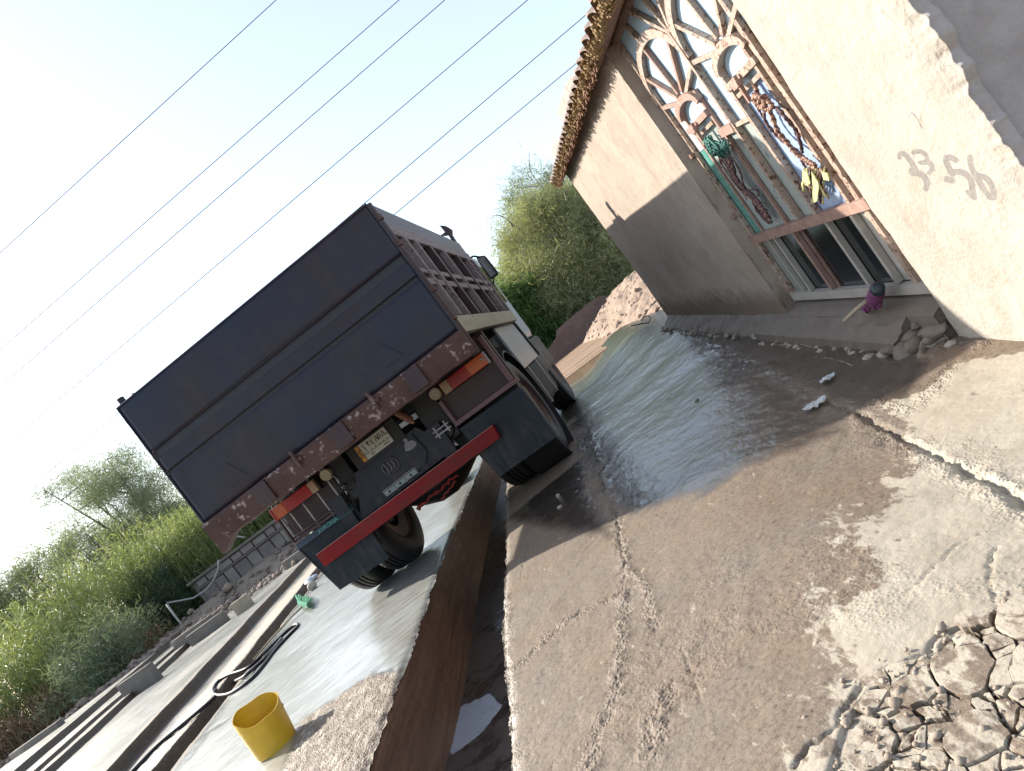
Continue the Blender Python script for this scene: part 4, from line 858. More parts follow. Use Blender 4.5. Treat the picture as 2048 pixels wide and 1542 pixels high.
litter([(1638, 762), (1668, 743), (1655, 745), (1650, 757)], 'white scrap on the brown apron, nearer the door step', 1)
litter([(1606, 820), (1652, 792), (1640, 798), (1630, 818)], 'white crumpled scrap on the rough seam below the first scrap', 2)
# thin straws lying about
sw = worn('straw_stalk', (.5, .42, .28), (.4, .33, .22), .8, 20)
def straw_line(px, lab):
    pts = []
    for p in px:
        x, y = G(*p, 0.0); z = float(zyard(np.array([x]), np.array([y]))[0]); x, y = G(*p, z); pts.append(Vector((x, y, z + .008)))
    c = pts[0].copy(); o = MB().tube([p - c for p in pts], .0022, 5).build('straw', sw); o.location = c; tag(o, lab, 'straw')
straw_line([(1632, 717), (1665, 720), (1690, 727), (1706, 733)], 'long pale straw on the brown apron above the white scraps')
straw_line([(1455, 668), (1480, 650), (1500, 655)], 'short straw near the foot of the shaded wall')
straw_line([(1945, 762), (1965, 770), (1975, 778)], 'dark bent stalk on the pale dry concrete right of the seam')
straw_line([(1640, 700), (1600, 690), (1560, 692)], 'thin straw along the kerb line before the door')

# ------------------------------------------------------------------ dump truck
truck = empty('dump_truck', TM)
tag(truck, 'dark blue and rust brown dump truck seen from behind, parked astride the trench', 'truck')
navy = worn('navy_paint', (0.010, 0.018, 0.042), (0.030, 0.015, 0.021), 0.32, 1.1, (0.055, 0.045, 0.055), 0.70, bump=0.12, bscale=5, dist=0.01, spec=0.32)
def dirty(m, col, amount, streak=(7, 7, .8), at=.5):
    t = m.node_tree; b = next(n for n in t.nodes if n.type == 'BSDF_PRINCIPLED'); l = b.inputs['Base Color'].links[0].from_socket
    a = nnoise(t, ncoord(t, 'Object', streak), 2.2, 7, .65, .4); b2 = nnoise(t, ncoord(t, 'Object'), 1.1, 5, .6, .5); c = nnoise(t, ncoord(t, 'Object', (1, 1, 14)), 5, 8, .75, 1.5)
    k = nmath(t, 'MULTIPLY', nramp(t, a, [(at - .06, 0.0), (at + .18, 1.0)]), nramp(t, b2, [(.38, 0.0), (.62, amount)]))
    cc = nmix(t, k, l, col); cc = nmix(t, nramp(t, c, [(.66, 0.0), (.69, amount * .8)]), cc, tuple(x * 1.6 for x in col)); t.links.new(cc, b.inputs['Base Color'])
dirty(navy, (0.045, 0.032, 0.034), .45, (3, 3, .9))
rustb = worn('rusty_beam', (0.055, 0.020, 0.014), (0.10, 0.040, 0.028), 0.6, 5, (0.36, 0.27, 0.25), 0.585, bump=0.5, bscale=40)
maroon = worn('maroon_paint', (0.034, 0.011, 0.015), (0.055, 0.020, 0.024), 0.5, 5, (0.30, 0.22, 0.21), 0.66, bump=0.3, bscale=30)
dusty = worn('dusty_rail', (0.30, 0.26, 0.26), (0.20, 0.15, 0.15), 0.75, 7, (0.08, 0.04, 0.04), 0.58, bump=0.4, stretch=(1, .5, 3))
cream = worn('cream_rail', (0.42, 0.40, 0.28), (0.32, 0.28, 0.20), 0.6, 4, (0.16, 0.08, 0.06), 0.62, bump=0.3, stretch=(1, .4, 2))
dark = worn('dark_chassis', (0.008, 0.008, 0.010), (0.016, 0.014, 0.016), 0.6, 6, (0.10, 0.08, 0.07), 0.68, bump=0.5, bscale=30)
bluegrey = worn('bluegrey_panel', (0.010, 0.014, 0.028), (0.018, 0.020, 0.034), 0.45, 3, (0.09, 0.08, 0.10), 0.70, bump=0.4, bscale=14, spec=0.3)
redp = worn('red_paint', (0.27, 0.008, 0.010), (0.19, 0.007, 0.012), 0.5, 5, (0.07, 0.012, 0.012), 0.66, bump=0.25, spec=0.2)
flapm = worn('mudguard_rubber', (0.004, 0.011, 0.021), (0.009, 0.018, 0.031), 0.42, 3, (0.03, 0.027, 0.03), 0.62, bump=0.5, bscale=8, dist=0.01, spec=0.25)
tyrem = worn('tyre_rubber', (0.012, 0.012, 0.014), (0.026, 0.024, 0.026), 0.55, 5, (0.08, 0.06, 0.055), 0.72, bump=0.4, bscale=50)
rimm = worn('rim_steel', (0.10, 0.05, 0.04), (0.16, 0.10, 0.09), 0.45, 5, (0.3, 0.25, 0.24), 0.68, bump=0.3)
lensr = worn('red_lens', (0.40, 0.010, 0.008), (0.28, 0.007, 0.008), 0.25, 6, bump=0.2, bscale=160, spec=0.4); lenso = worn('orange_lens', (0.60, 0.10, 0.012), (0.50, 0.07, 0.01), 0.22, 6, bump=0.15, bscale=160)
lensc = worn('clear_lens', (0.42, 0.26, 0.15), (0.34, 0.20, 0.11), 0.25, 6, bump=0.15, bscale=160)
steel = worn('scuffed_steel', (0.30, 0.28, 0.29), (0.42, 0.40, 0.41), 0.4, 9, (0.1, 0.08, 0.08), 0.62, metal=0.5, bump=0.3)
whitep = worn('truck_white', (0.46, 0.50, 0.56), (0.40, 0.44, 0.50), 0.35, 4, (0.10, 0.06, 0.06), 0.66, bump=0.2)
def P(name, mb, mat, parent=None, smooth=False): return mb.build(name, mat, parent or truck, smooth)
BL_ = 3.32; BW = 1.205; ZT = 2.385; ZB = 1.325
# tailgate: three sheets with pressed grooves between
tg = P('tailgate', MB().box(-1.185, 1.185, 0.02, 0.05, ZB, ZT - .004), worn('groove_dark', (0.016, 0.018, 0.03), (0.022, 0.02, 0.03), 0.5, 3))
def sheet_wavy(x0, x1, z0, z1, seed, y=0.0):
    nx, nz = 60, 16; X, Z = np.meshgrid(np.linspace(x0, x1, nx), np.linspace(z0, z1, nz), indexing='ij')
    Yy = y + (fbm(X, Z, 1.6, 3, seed) - .5) * 0.018 * np.clip(np.minimum(np.minimum(X - x0, x1 - X), np.minimum(Z - z0, z1 - Z) * 2) * 8, 0, 1)
    V = np.stack([X, Yy, Z], -1).reshape(-1, 3); Fq = gridfaces(nz, nx); ring = [i * nz for i in range(nx)] + [(nx - 1) * nz + j for j in range(1, nz)] + [i * nz + nz - 1 for i in range(nx - 2, -1, -1)] + [j for j in range(nz - 2, 0, -1)]
    bk = V[ring].copy(); bk[:, 1] = 0.03; k0 = len(V); m = len(ring); Fs = np.array([[ring[i], ring[(i + 1) % m], k0 + (i + 1) % m, k0 + i] for i in range(m)])
    return mesh_np('tailgate_sheet', np.vstack([V, bk]), np.vstack([Fq, Fs]), navy, tg, smooth=False)
sheet_wavy(-1.20, 1.20, 1.975, ZT, 1); sheet_wavy(-1.20, 1.20, 1.795, 1.905, 2); sheet_wavy(-1.20, 1.20, ZB + .004, 1.762, 3)
for k, x0 in enumerate((-0.85, 0.62)):   # faint reflective triangles in the lower sheet
    P('faded_triangle', MB().slab([(x0, -0.0075, 1.42), (x0 + .17, -0.0075, 1.42), (x0 + .085, -0.0075, 1.575)], (0, .003, 0)), navy, tg)
P('tailgate_rim', MB().tube([(-1.205, .005, ZB), (-1.205, .005, ZT), (1.205, .005, ZT), (1.205, .005, ZB)], .010, 8), navy, tg)
# hinge posts on top left, lugs
P('hinge_post', MB().tube([(-1.19, .10, ZT - .1), (-1.20, .10, ZT + .075)], .028, 12).tube([(-1.19, .22, ZT - .1), (-1.14, .22, ZT + .07)], .040, 12).box(-1.16, -1.02, .14, .2, ZT, ZT + .025), bluegrey, smooth='auto')
# rusty beam under the gate with a ragged lower lip and patches
def beam():
    nx = 160; xs = np.linspace(-1.215, 1.215, nx); low = 1.135 + 0.02 * fbm(xs, xs * 0, 5, 4, 3) - .01; mb = MB(); prof = []
    for i, x in enumerate(xs):
        w = float(fbm(np.array([x]), np.array([0.]), 9, 3, 8)[0] - .5) * .012
        prof += [(x, -.012 + w, 1.322), (x, -.030 + w, 1.30), (x, -.026 + w, 1.20), (x, -.010 + w, float(low[i])), (x, .03, float(low[i]) - .005), (x, .06, 1.20), (x, .06, 1.322)]
    fs = [(i * 7 + k, i * 7 + (k + 1) % 7, (i + 1) * 7 + (k + 1) % 7, (i + 1) * 7 + k) for i in range(nx - 1) for k in range(7)] + [tuple(range(7)), tuple(range((nx - 1) * 7, nx * 7))]
    return P('rear_beam', mb.add(prof, fs), rustb, smooth='auto')
bm_ = beam()
for x in (-0.72, 0.02, 0.70): P('beam_bracket', MB().box(x, x + .13, -.05, -.015, 1.15, 1.315, .006), maroon, bm_)
for x in (-0.30, 0.42): P('latch', MB().tube([(x, -.04, 1.36), (x + .01, -.06, 1.22)], .014, 8).box(x - .04, x + .05, -.05, -.02, 1.26, 1.29, .004), rustb, bm_)
P('lower_corner', MB().slab([(-1.215, -.02, 1.32), (-1.04, -.02, 1.14), (-1.215, -.02, 1.05)], (0, .10, 0)), rustb, bm_)
# side walls of the bed
for sx in (1, -1):
    x0 = sx * (BW - .055); x1 = sx * (BW - .02); a, b_ = min(x0, x1), max(x0, x1)
    side = P('side_wall', MB().box(a, b_, .05, BL_, 1.30, ZT), worn('bed_dark', (0.020, 0.014, 0.018), (0.034, 0.024, 0.028), 0.6, 4, (0.16, .12, .12), .68, bump=.3))
    xo0, xo1 = (BW - .02, BW + .015) if sx > 0 else (-BW - .015, -BW + .02)
    P('top_band', MB().box(xo0, xo1, .06, BL_, 2.235, ZT + .003, .004), maroon, side)
    P('rail', MB().box(min(xo0, xo1), max(xo0, xo1) + .012 * (sx > 0), .08, BL_, 2.125, 2.233, .01), dusty, side)
    P('rail', MB().box(xo0, xo1 + .010, .08, BL_, 1.80, 1.845, .008), dusty, side); P('rail', MB().box(xo0, xo1 + .010, .08, BL_, 1.70, 1.755, .008), dusty, side)
    P('rail', MB().box(xo0, xo1 + .016, .05, BL_ + .02, 1.285, 1.42, .006), cream, side)
    for y in (0.30, 0.64, 1.10, 1.66, 2.28, 2.90, 3.27): P('rib', MB().box(xo0, xo1 + .022, y - .028, y + .028, 1.422, 2.124, .006), dusty if y not in (1.10, 2.28) else maroon, side)
    P('corner_post', MB().tube([(sx * (BW - .005), .055, 1.12), (sx * (BW - .005), .055, ZT + .005)], .032, 14), maroon, side, 'auto')
    for z in (1.42, 1.66, 2.05, 2.27): P('clamp', MB().lathe([(.036, -.022), (.042, -.018), (.042, .018), (.036, .022)], (sx * (BW - .005), .055, z), 'z', 14), rustb, side, 'auto')
P('front_wall', MB().box(-1.15, 1.15, BL_ - .05, BL_, 1.30, 2.52), navy); P('bed_floor', MB().box(-1.15, 1.15, .05, BL_, 1.30, 1.36), dark)
hk = [TR(680 + x * .3372, 380 + y * .3372, BL_ + .02) for x, y in ((590, 210), (625, 212), (658, 232), (660, 262), (735, 385), (715, 385), (640, 265), (592, 272), (622, 250))]
P('cab_guard', MB().slab([(x, BL_ + .02, z) for x, z in [hk[0], hk[1], hk[2], hk[3], hk[4], hk[5], hk[6], hk[7], hk[8]]], (0, .10, 0)).box(-1.16, 1.10, BL_ + .025, BL_ + .4, 2.50, 2.54), maroon)
# chassis
for x in (-.42, .42): P('chassis_rail', MB().box(x - .05, x + .05, .8, 5.6, .80, 1.06), dark)
P('underside_frame', MB().box(-1.0, 1.0, .9, 1.0, 1.10, 1.28).box(-1.0, 1.0, 2.0, 2.1, 1.10, 1.28).box(-.9, -.8, .3, 3.2, 1.16, 1.29).box(.8, .9, .3, 3.2, 1.16, 1.29), dark)
K = 0.75
cm = P('crossmember', MB().slab([(-.35, K, .965), (.305, K, .97), (.40, K, .80), (.44, K, .64), (-.55, K, .615), (-.45, K, .78)], (0, .12, 0)), bluegrey)
P('step_panel', MB().slab([(-.33, K - .02, .945), (.25, K - .02, .945), (.27, K - .02, .76), (.20, K - .02, .685), (-.28, K - .02, .665), (-.36, K - .02, .76)], (0, .022, 0)), bluegrey, cm)
em = P('round_emblem', MB().lathe([(.078, -.006), (.072, -.010), (.066, -.006), (.064, 0)], (-.053, K - .022, .835), 'y', 36), worn('emblem', (.07, .07, .09), (.1, .1, .12), .35, 9), cm, 'auto')
for i, x in enumerate((-.09, -.053, -.018)): P('emblem_stroke', MB().ribbon([(x - .012, K - .026, .79 + .01 * i), (x + .004, K - .026, .83), (x - .004, K - .026, .885 - .006 * i)], .014, (0, -1, 0), .004), worn('emblem', (.07, .07, .09), (.1, .1, .12), .35, 9), em)
P('grey_sticker', MB().slab([(.125, K - .026, .86), (.14, K - .026, .90), (.165, K - .026, .915), (.16, K - .026, .945), (.185, K - .026, .955), (.198, K - .026, .93), (.19, K - .026, .912), (.225, K - .026, .905), (.245, K - .026, .87), (.225, K - .026, .845), (.16, K - .026, .842)], (0, .003, 0)), worn('grey_flake', (.2, .19, .22), (.26, .25, .28), .6, 20), cm)
billm = worn('bill_sticker', (.30, .34, .36), (.22, .30, .32), .5, 14, (.1, .1, .11), .66)
for i in range(3):
    x = -.235 + i * .115; z = .652 + .004 * i
    bs = P('bill_sticker', MB().box(x, x + .10, K - .026, K - .021, z, z + .042), billm, cm)
    P('sticker_dot', MB().lathe([(0.0001, -.001), (.011, -.001), (.011, .003)], (x + .045, K - .027, z + .02), 'y', 14), dark, bs)
    P('sticker_frame', MB().ribbon([(x - .005, K - .021, z - .004), (x - .005, K - .021, z + .052), (x + .105, K - .021, z + .052), (x + .105, K - .021, z - .004)], .005, (0, -1, 0), .004), steel, bs)
# number plate
pl = P('number_plate', MB().box(-.214, .100, K - .03, K - .018, .986, 1.132, .003), worn('plate_white', (.50, .47, .38), (.56, .53, .46), .45, 9))
P('plate_backing', MB().box(-.30, .20, K - .016, K + .02, .965, 1.15, .005), dark, pl)
P('plate_band', MB().box(-.213, -.178, K - .033, K - .0295, .987, 1.131), worn('plate_orange', (.62, .26, .02), (.55, .22, .02), .45, 9), pl)
ink = plain('plate_ink', (.015, .015, .018), .5)
def pstroke(pts, w=.007): return MB().ribbon([(x, K - .031, z) for x, z in pts], w, (0, -1, 0), .0025)
P('plate_line', pstroke([(-.178, 1.030), (.099, 1.030)], .004), ink, pl); P('plate_line', pstroke([(-.176, .988), (-.176, 1.130)], .004), ink, pl)
X0 = -.165
glyphs = [[[(X0 + .02, 1.110), (X0 + .030, 1.07), (X0 + .028, 1.05)]],                       # alef
          [[(.068 - .19 + .02, 1.092), (-.098, 1.104), (-.085, 1.098), (-.088, 1.112), (-.102, 1.110)], [(-.100, 1.108), (-.090, 1.072)]],   # 2
          [[(-.062, 1.110), (-.050, 1.060)]],                                                # 1
          [[(-.024, 1.066), (-.008, 1.112), (.006, 1.064)]],                                 # 8
          [[(.022 + .014 * math.cos(R(a)), 1.09 + .018 * math.sin(R(a))) for a in range(0, 361, 40)]],  # 5
          [[(.050, 1.068), (.064, 1.114), (.078, 1.066)]]]                                   # 8
for g in glyphs:
    for s_ in g: P('plate_character', pstroke(s_, .0065), ink, pl)
for i, x in enumerate((-.135, -.092, -.052, -.010, .025, .066)): P('plate_character', pstroke([(x, 1.044), (x + .002, 1.036)], .006), ink, pl)
P('plate_bolt', MB().lathe([(.0001, -.004), (.005, -.003), (.006, 0)], (.088, K - .03, 1.075), 'y', 10), ink, pl); P('plate_bolt', MB().lathe([(.0001, -.004), (.005, -.003), (.006, 0)], (-.160, K - .03, 1.045), 'y', 10), ink, pl)
# "baghdad" and "load" in small script, Latin IRAQ down the band
for s_ in ([(.072, 1.010), (.070, 1.004), (.060, 1.003), (.058, 1.010), (.054, 1.003), (.046, 1.003)], [(.046, 1.012), (.040, 1.003), (.034, 1.012)], [(.030, 1.018), (.030, 1.003)], [(.024, 1.012), (.018, 1.003), (.026, 1.000)],
           [(-.088, 1.014), (-.090, 1.003), (-.098, 1.003)], [(-.098, 1.010), (-.106, 1.003), (-.112, 1.008)], [(-.114, 1.014), (-.116, .998), (-.108, .994)]): P('plate_script', pstroke(s_, .0035), ink, pl)
def text(body, size, mtx, mat, parent, name, ext=.0012):
    cu = bpy.data.curves.new(name, 'FONT'); cu.body = body; cu.size = size; cu.extrude = ext; cu.align_x = 'CENTER'; cu.align_y = 'CENTER'; tmp = bpy.data.objects.new(name, cu); COL.objects.link(tmp)
    dg = bpy.context.evaluated_depsgraph_get(); dg.update(); me = bpy.data.meshes.new_from_object(tmp.evaluated_get(dg)); bpy.data.objects.remove(tmp)
    me.transform(mtx); me.materials.clear(); me.materials.append(mat); o = bpy.data.objects.new(name, me); COL.objects.link(o); o.parent = parent; return o
RX = Matrix.Rotation(R(90), 4, 'X')
text('IRAQ', .034, Matrix.Translation((-.196, K - .034, 1.06)) @ RX @ Matrix.Rotation(R(-90), 4, 'Z'), ink, pl, 'plate_lettering')
# lamps
def tail_lamp(x0, x1, inner, outer):
    lm = P('tail_lamp', MB().box(x0 - .008, x1 + .008, K - .01, K + .05, 1.022, 1.142, .008), dark)
    xi0, xi1 = (x0, x0 + .075) if inner == 0 else (x1 - .065, x1)
    P('clear_lens', MB().box(xi0, xi1, K - .052, K - .008, 1.030, 1.134, .008), lensc, lm)
    xo0, xo1 = (x1 - .17, x1) if inner == 0 else (x0, x0 + .13)
    P('orange_lens', MB().box(xo0, xo1, K - .055, K - .008, 1.030, 1.134, .008), lenso if outer == 'o' else lenso, lm)
    r0, r1 = (xi1, xo0) if inner == 0 else (xo1, xi0)
    P('red_lens', MB().box(r0, r1, K - .053, K - .008, 1.030, 1.134, .006), lensr, lm)
    if inner == 1: P('end_cap', MB().box(x0 - .012, x0 + .02, K - .058, K + .03, 1.026, 1.138, .01), lensr, lm)
    else: P('end_cap', MB().box(x1 - .005, x1 + .02, K - .03, K + .03, 1.026, 1.138, .006).tube([(x1 - .03, K - .06, 1.10), (x1 - .01, K - .064, 1.075)], .008, 8), steel, lm)
    return lm
tail_lamp(.682, 1.112, 0, 'o'); tail_lamp(-1.132, -.665, 1, 'r')
ledm = worn('led_face', (.50, .40, .26), (.42, .33, .2), .3, 9); ledw = worn('led_dot', (.75, .70, .58), (.7, .64, .5), .2, 9)
for x, z in ((.610, 1.090), (-.553, 1.096)):
    rl = P('round_lamp', MB().lathe([(.0001, -.02), (.040, -.02), (.047, -.024), (.052, -.012), (.052, .03), (.0001, .03)], (x, K - .01, z), 'y', 28), ledm, smooth='auto')
    for rr_, n_ in ((0, 1), (.018, 6), (.034, 12)):
        for k in range(n_): a = 2 * math.pi * k / n_; P('led', MB().lathe([(.0001, -.006), (.0045, -.004), (.006, 0)], (x + rr_ * math.cos(a), K - .031, z + rr_ * math.sin(a)), 'y', 8), ledw, rl, True)
# right lamp housing: maroon box; left: open frame with vertical rods
P('lamp_housing', MB().box(.60, 1.20, K + .05, K + .10, .80, 1.28), maroon); P('lamp_frame', MB().box(.58, 1.22, K - .01, K + .04, .775, .815, .004).box(.58, .61, K, K + .05, .815, 1.02).box(1.15, 1.19, K - .01, K + .04, .815, 1.25, .004), worn('purple_frame', (.13, .05, .07), (.18, .09, .1), .4, 6, (.3, .22, .24), .7))
P('lamp_housing', MB().box(-1.15, -.58, K + .10, K + .13, .80, 1.28), maroon)
fr_ = P('lamp_frame', MB().box(-1.15, -.58, K - .01, K + .03, .785, .812, .004), maroon)
P('lamp_frame', MB().box(-1.15, -.60, K - .005, K + .03, .822, .838, .004), maroon)
for x in (-1.145, -1.045, -.90, -.74, -.60): P('rod', MB().tube([(x, K + .04, 1.27), (x + .005, K + .03, .74)], .008, 8), steel, fr_)
P('rod', MB().tube([(-1.135, K - .02, 1.03), (-1.15, K - .01, .80)], .016, 8), maroon, fr_)
P('black_housing', MB().box(-.52, -.36, K + .02, K + .3, .78, 1.22, .02), dark); P('black_housing', MB().box(.36, .58, K + .02, K + .35, .70, 1.22, .03), dark); P('axle_chamber', MB().lathe([(.0001, -.10), (.06, -.10), (.095, -.05), (.10, .05), (.08, .1)], (.49, K + .10, .80), 'y', 24), dark, smooth='auto')
P('bolt_cluster', MB().box(.40, .56, K - .04, K, .80, .815, .004).box(.40, .56, K - .04, K, .84, .852, .004).tube([(.43, K - .03, .78), (.43, K - .03, .88)], .008, 6).tube([(.53, K - .03, .78), (.53, K - .03, .88)], .008, 6), steel)
P('tow_pin', MB().tube([(.26, K - .03, 1.16), (.33, K - .05, 1.03)], .03, 10).blob((.33, K - .06, 1.02), .022, 3, 1), worn('pin', (.2, .05, .04), (.3, .16, .1), .5, 20, (.5, .42, .3), .6), smooth='auto')
P('air_fittings', MB().tube([(-.50, K - .02, 1.06), (-.46, K - .05, 1.0), (-.52, K - .04, .92), (-.44, K - .03, .86)], .009, 6).tube([(-.42, K - .02, 1.10), (-.38, K - .04, 1.02), (-.40, K, .9)], .007, 6).blob((-.46, K - .05, .93), .03, 2, 1), dark, smooth='auto')
# red under-run bar
bar_ = P('underrun_bar', MB().slab([(-1.01, K - .10, .487), (.838, K - .10, .505), (.852, K - .10, .622), (-1.01, K - .10, .610)], (0, .07, 0)), redp)
P('bar_edge', MB().ribbon([(-1.01, K - .101, .609), (.852, K - .101, .621)], .004, (0, -1, 0), .002), worn('pale_edge', (.5, .3, .28), (.36, .16, .15), .6, 20), bar_)
for x in (-.62, .42): P('bar_hanger', MB().slab([(x - .05, K - .03, .49), (x + .05, K - .03, .49), (x + .07, K - .03, .90), (x - .07, K - .03, .90)], (0, .04, 0)), bluegrey, bar_)
# red painted axle housing seen below the bar
ax_ = P('rear_axle', MB().lathe([(.06, -.95), (.07, -.4), (.16, -.24), (.22, -.08), (.22, .08), (.16, .24), (.07, .4), (.06, .95)], (0, 1.38, .50), 'x', 24), dark, smooth='auto')
q = random.Random(21)
mb = MB(); pts = []
for i in range(18): pts.append((-.24 + i * .028, 1.12, .385 + .05 * i / 18 + q.uniform(-.014, .014)))
mb.tube(pts, [q.uniform(.008, .022) for _ in pts], 7); mb.tube([(-.02 + i * .03, 1.13, .335 + .055 * i / 8 + q.uniform(-.01, .01)) for i in range(8)], [q.uniform(.006, .014) for _ in range(8)], 7)
P('red_paint_patch', mb, worn('chipped_red', (.45, .03, .025), (.25, .02, .02), .5, 30, (.03, .02, .02), .56, bump=.8), ax_)
P('leaf_spring', MB().box(-.56, -.46, .9, 2.0, .58, .70, .01), dark); P('leaf_spring', MB().box(.46, .56, .9, 2.0, .58, .70, .01), dark)
# wheels
def wheel(x0, x1, y, side, name='rear_wheel', r=.50):
    c = ((x0 + x1) / 2, y, r); w = (x1 - x0) / 2
    wh = P(name, MB().lathe([(.15, -w * .6), (.27, -w * .75), (.285, -w * .9), (.285, w * .9), (.27, w * .75), (.15, w * .6)], c, 'x', 36), rimm, smooth='auto')
    prof = [(.285, -w * .86), (.31, -w), (.40, -w * 1.04), (.465, -w * .95)]
    P('tyre', MB().lathe([(.285, -w * .86), (.305, -w * .97), (.35, -w * 1.05), (.42, -w * 1.04), (.475, -w * .9), (r - .004, -w * .72), (r, -w * .5), (r, -w * .36), (r - .014, -w * .33), (r - .014, -w * .25), (r, -w * .22), (r, -w * .06), (r - .014, -w * .03), (r - .014, w * .03), (r, w * .06),
                          (r, w * .22), (r - .014, w * .25), (r - .014, w * .33), (r, w * .36), (r, w * .5), (r - .004, w * .72), (.475, w * .9), (.42, w * 1.04), (.35, w * 1.05), (.305, w * .97), (.285, w * .86)], c, 'x', 56), tyrem, wh, 'auto')
    P('hub', MB().lathe([(.0001, w * .5 * side), (.09, w * .5 * side), (.11, 0), (.2, -w * .1 * side)], c, 'x', 20), rimm, wh, 'auto')
    return wh
for a, b_, s_ in ((-1.13, -.86, -1), (-.80, -.53, 1), (.55, .82, -1), (.87, 1.14, 1)): wheel(a, b_, 1.36, s_)
wheel(.82, 1.10, 4.75, 1, 'front_wheel', .48); wheel(-1.10, -.82, 4.75, -1, 'front_wheel', .48)
# mudguards
def mudguard(x0, x1, sx, tl, tr, brr, bll):
    g = P('mudguard', MB().slab([(bll[0], K - .02, bll[1]), (brr[0], K - .02, brr[1]), (tr[0], K + .01, tr[1]), (tl[0], K + .01, tl[1])], (0, .018, 0)), flapm)
    prof = [(K + .03, .735), (K + .08, .93), (K + .22, 1.06), (K + .5, 1.10), (1.9, 1.02), (2.05, .8)]
    mb = MB()
    for i in range(len(prof) - 1):
        (y0, z0), (y1, z1) = prof[i], prof[i + 1]; mb.slab([(x0, y0, z0), (x1, y0, z0), (x1, y1, z1), (x0, y1, z1)], (0, .004, .010))
    return g
dirty(maroon, (.05, .03, .028), .5); dirty(flapm, (.085, .07, .058), .6, (5, 5, 1.2), .47); dirty(redp, (.06, .03, .025), .8, (1.2, 5, 5), .5); dirty(bluegrey, (.07, .055, .05), .7)
gL = mudguard(-1.15, -.53, -1, (-1.157, .735), (-.533, .727), (-.55, .228), (-1.06, .244))
P('mudguard_side', MB().slab([(-1.157, K, .735), (-1.06, K - .02, .244), (-1.10, K + .16, .25), (-1.15, K + .30, .70)], (-.012, 0, 0)), worn('guard_edge', (.012, .016, .024), (.02, .026, .035), .45, 5), gL)
P('mudguard_lip', MB().slab([(-1.155, K - .03, .728), (-.535, K - .03, .722), (-.535, K - .0, .775), (-1.150, K - .0, .778)], (0, .012, 0)), worn('teal_lip', (.03, .05, .075), (.04, .065, .09), .4, 5), gL)
P('teal_paint', MB().slab([(-.80, K - .034, .730), (-.555, K - .034, .727), (-.555, K - .012, .762), (-.80, K - .012, .764)], (0, .004, 0)), worn('teal_strip', (.03, .22, .19), (.04, .15, .16), .45, 14, (.03, .06, .09), .56), gL)
text('AVRONA', .052, Matrix.Translation((-.80, K - .036, .748)) @ RX, worn('teal_letters', (.14, .36, .34), (.1, .26, .26), .5, 20), gL, 'mudguard_lettering')
gR = mudguard(.59, 1.20, 1, (.589, .747), (1.19, .738), (1.19, .243), (.627, .246))
P('mudguard_side', MB().slab([(1.197, K, .735), (1.193, K - .02, .244), (1.193, K + .08, .25), (1.197, K + .10, .70)], (.012, 0, 0)), worn('guard_edge', (.012, .016, .024), (.02, .026, .035), .45, 5), gR)
P('wheel_arch', MB().lathe([(.54, -.17), (.56, -.17), (.56, .17), (.54, .17)], (1.0, 1.36, .50), 'x', 40), dark, smooth='auto')
# things between the axles on the right side, fuel tank below
P('side_panel', MB().slab([(1.15, 1.76, 1.283), (1.15, 3.35, 1.31), (1.15, 3.55, .81), (1.15, 1.85, .81)], (.02, 0, 0)), whitep)
P('panel_fold', MB().slab([(1.172, 3.30, 1.31), (1.172, 3.42, 1.29), (1.172, 3.60, .82), (1.172, 3.50, .81)], (.02, 0, 0)), dark)
P('fuel_tank', MB().box(.72, 1.14, 1.95, 3.62, .36, .80, .05), worn('black_tank', (0.008, 0.008, 0.010), (0.014, 0.014, 0.018), .7, 4, (.12, .1, .1), .72)); P('tank_strap', MB().box(.715, 1.147, 2.3, 2.34, .355, .805, .01), steel); P('tank_strap', MB().box(.715, 1.147, 3.2, 3.24, .355, .805, .01), steel)
# cab
cab = P('cab', MB().box(-1.08, 1.08, 3.50, 5.55, 1.05, 2.46, .10), whitep)
P('cab_base', MB().box(-1.10, 1.10, 3.60, 5.70, .55, 1.04, .05), dark, cab)
P('windscreen', MB().box(-.98, .98, 5.545, 5.56, 1.65, 2.32, .005), GL_dark, cab)
for sx in (-1, 1): P('side_window', MB().box(min(sx * 1.075, sx * 1.09), max(sx * 1.075, sx * 1.09), 4.2, 5.2, 1.65, 2.25, .004), GL_dark, cab)
P('amber_marker', MB().box(1.11, 1.20, 3.44, 3.48, 1.36, 1.42, .01), lenso, cab)
P('cab_visor', MB().box(-1.05, 1.05, 3.7, 5.0, 2.462, 2.56, .04), whitep, cab)
YM = 4.9
def mp(x, y): a, z = TR(680 + x * .3372, 380 + y * .3372, YM); return (a, YM, z)
mr = P('wing_mirror', MB().slab([mp(808, 405), mp(822, 392), mp(855, 388), mp(868, 400), mp(938, 490), mp(932, 505), mp(900, 530), mp(885, 525)], (0, .07, 0)), dark)
P('mirror_glass', MB().slab([mp(818, 408), mp(852, 396), mp(926, 494), mp(896, 518)], (0, -.004, 0)), worn('mirror_glass_m', (.42, .38, .4), (.3, .26, .28), .12, 4, metal=0.6, bump=0.05), mr)
P('mirror_arm', MB().tube([mp(740, 420), mp(765, 408), mp(790, 393), mp(812, 395), mp(830, 400)], .014, 8).tube([mp(830, 560), mp(890, 570), mp(912, 555), mp(910, 520)], .012, 8), dark, mr, True)

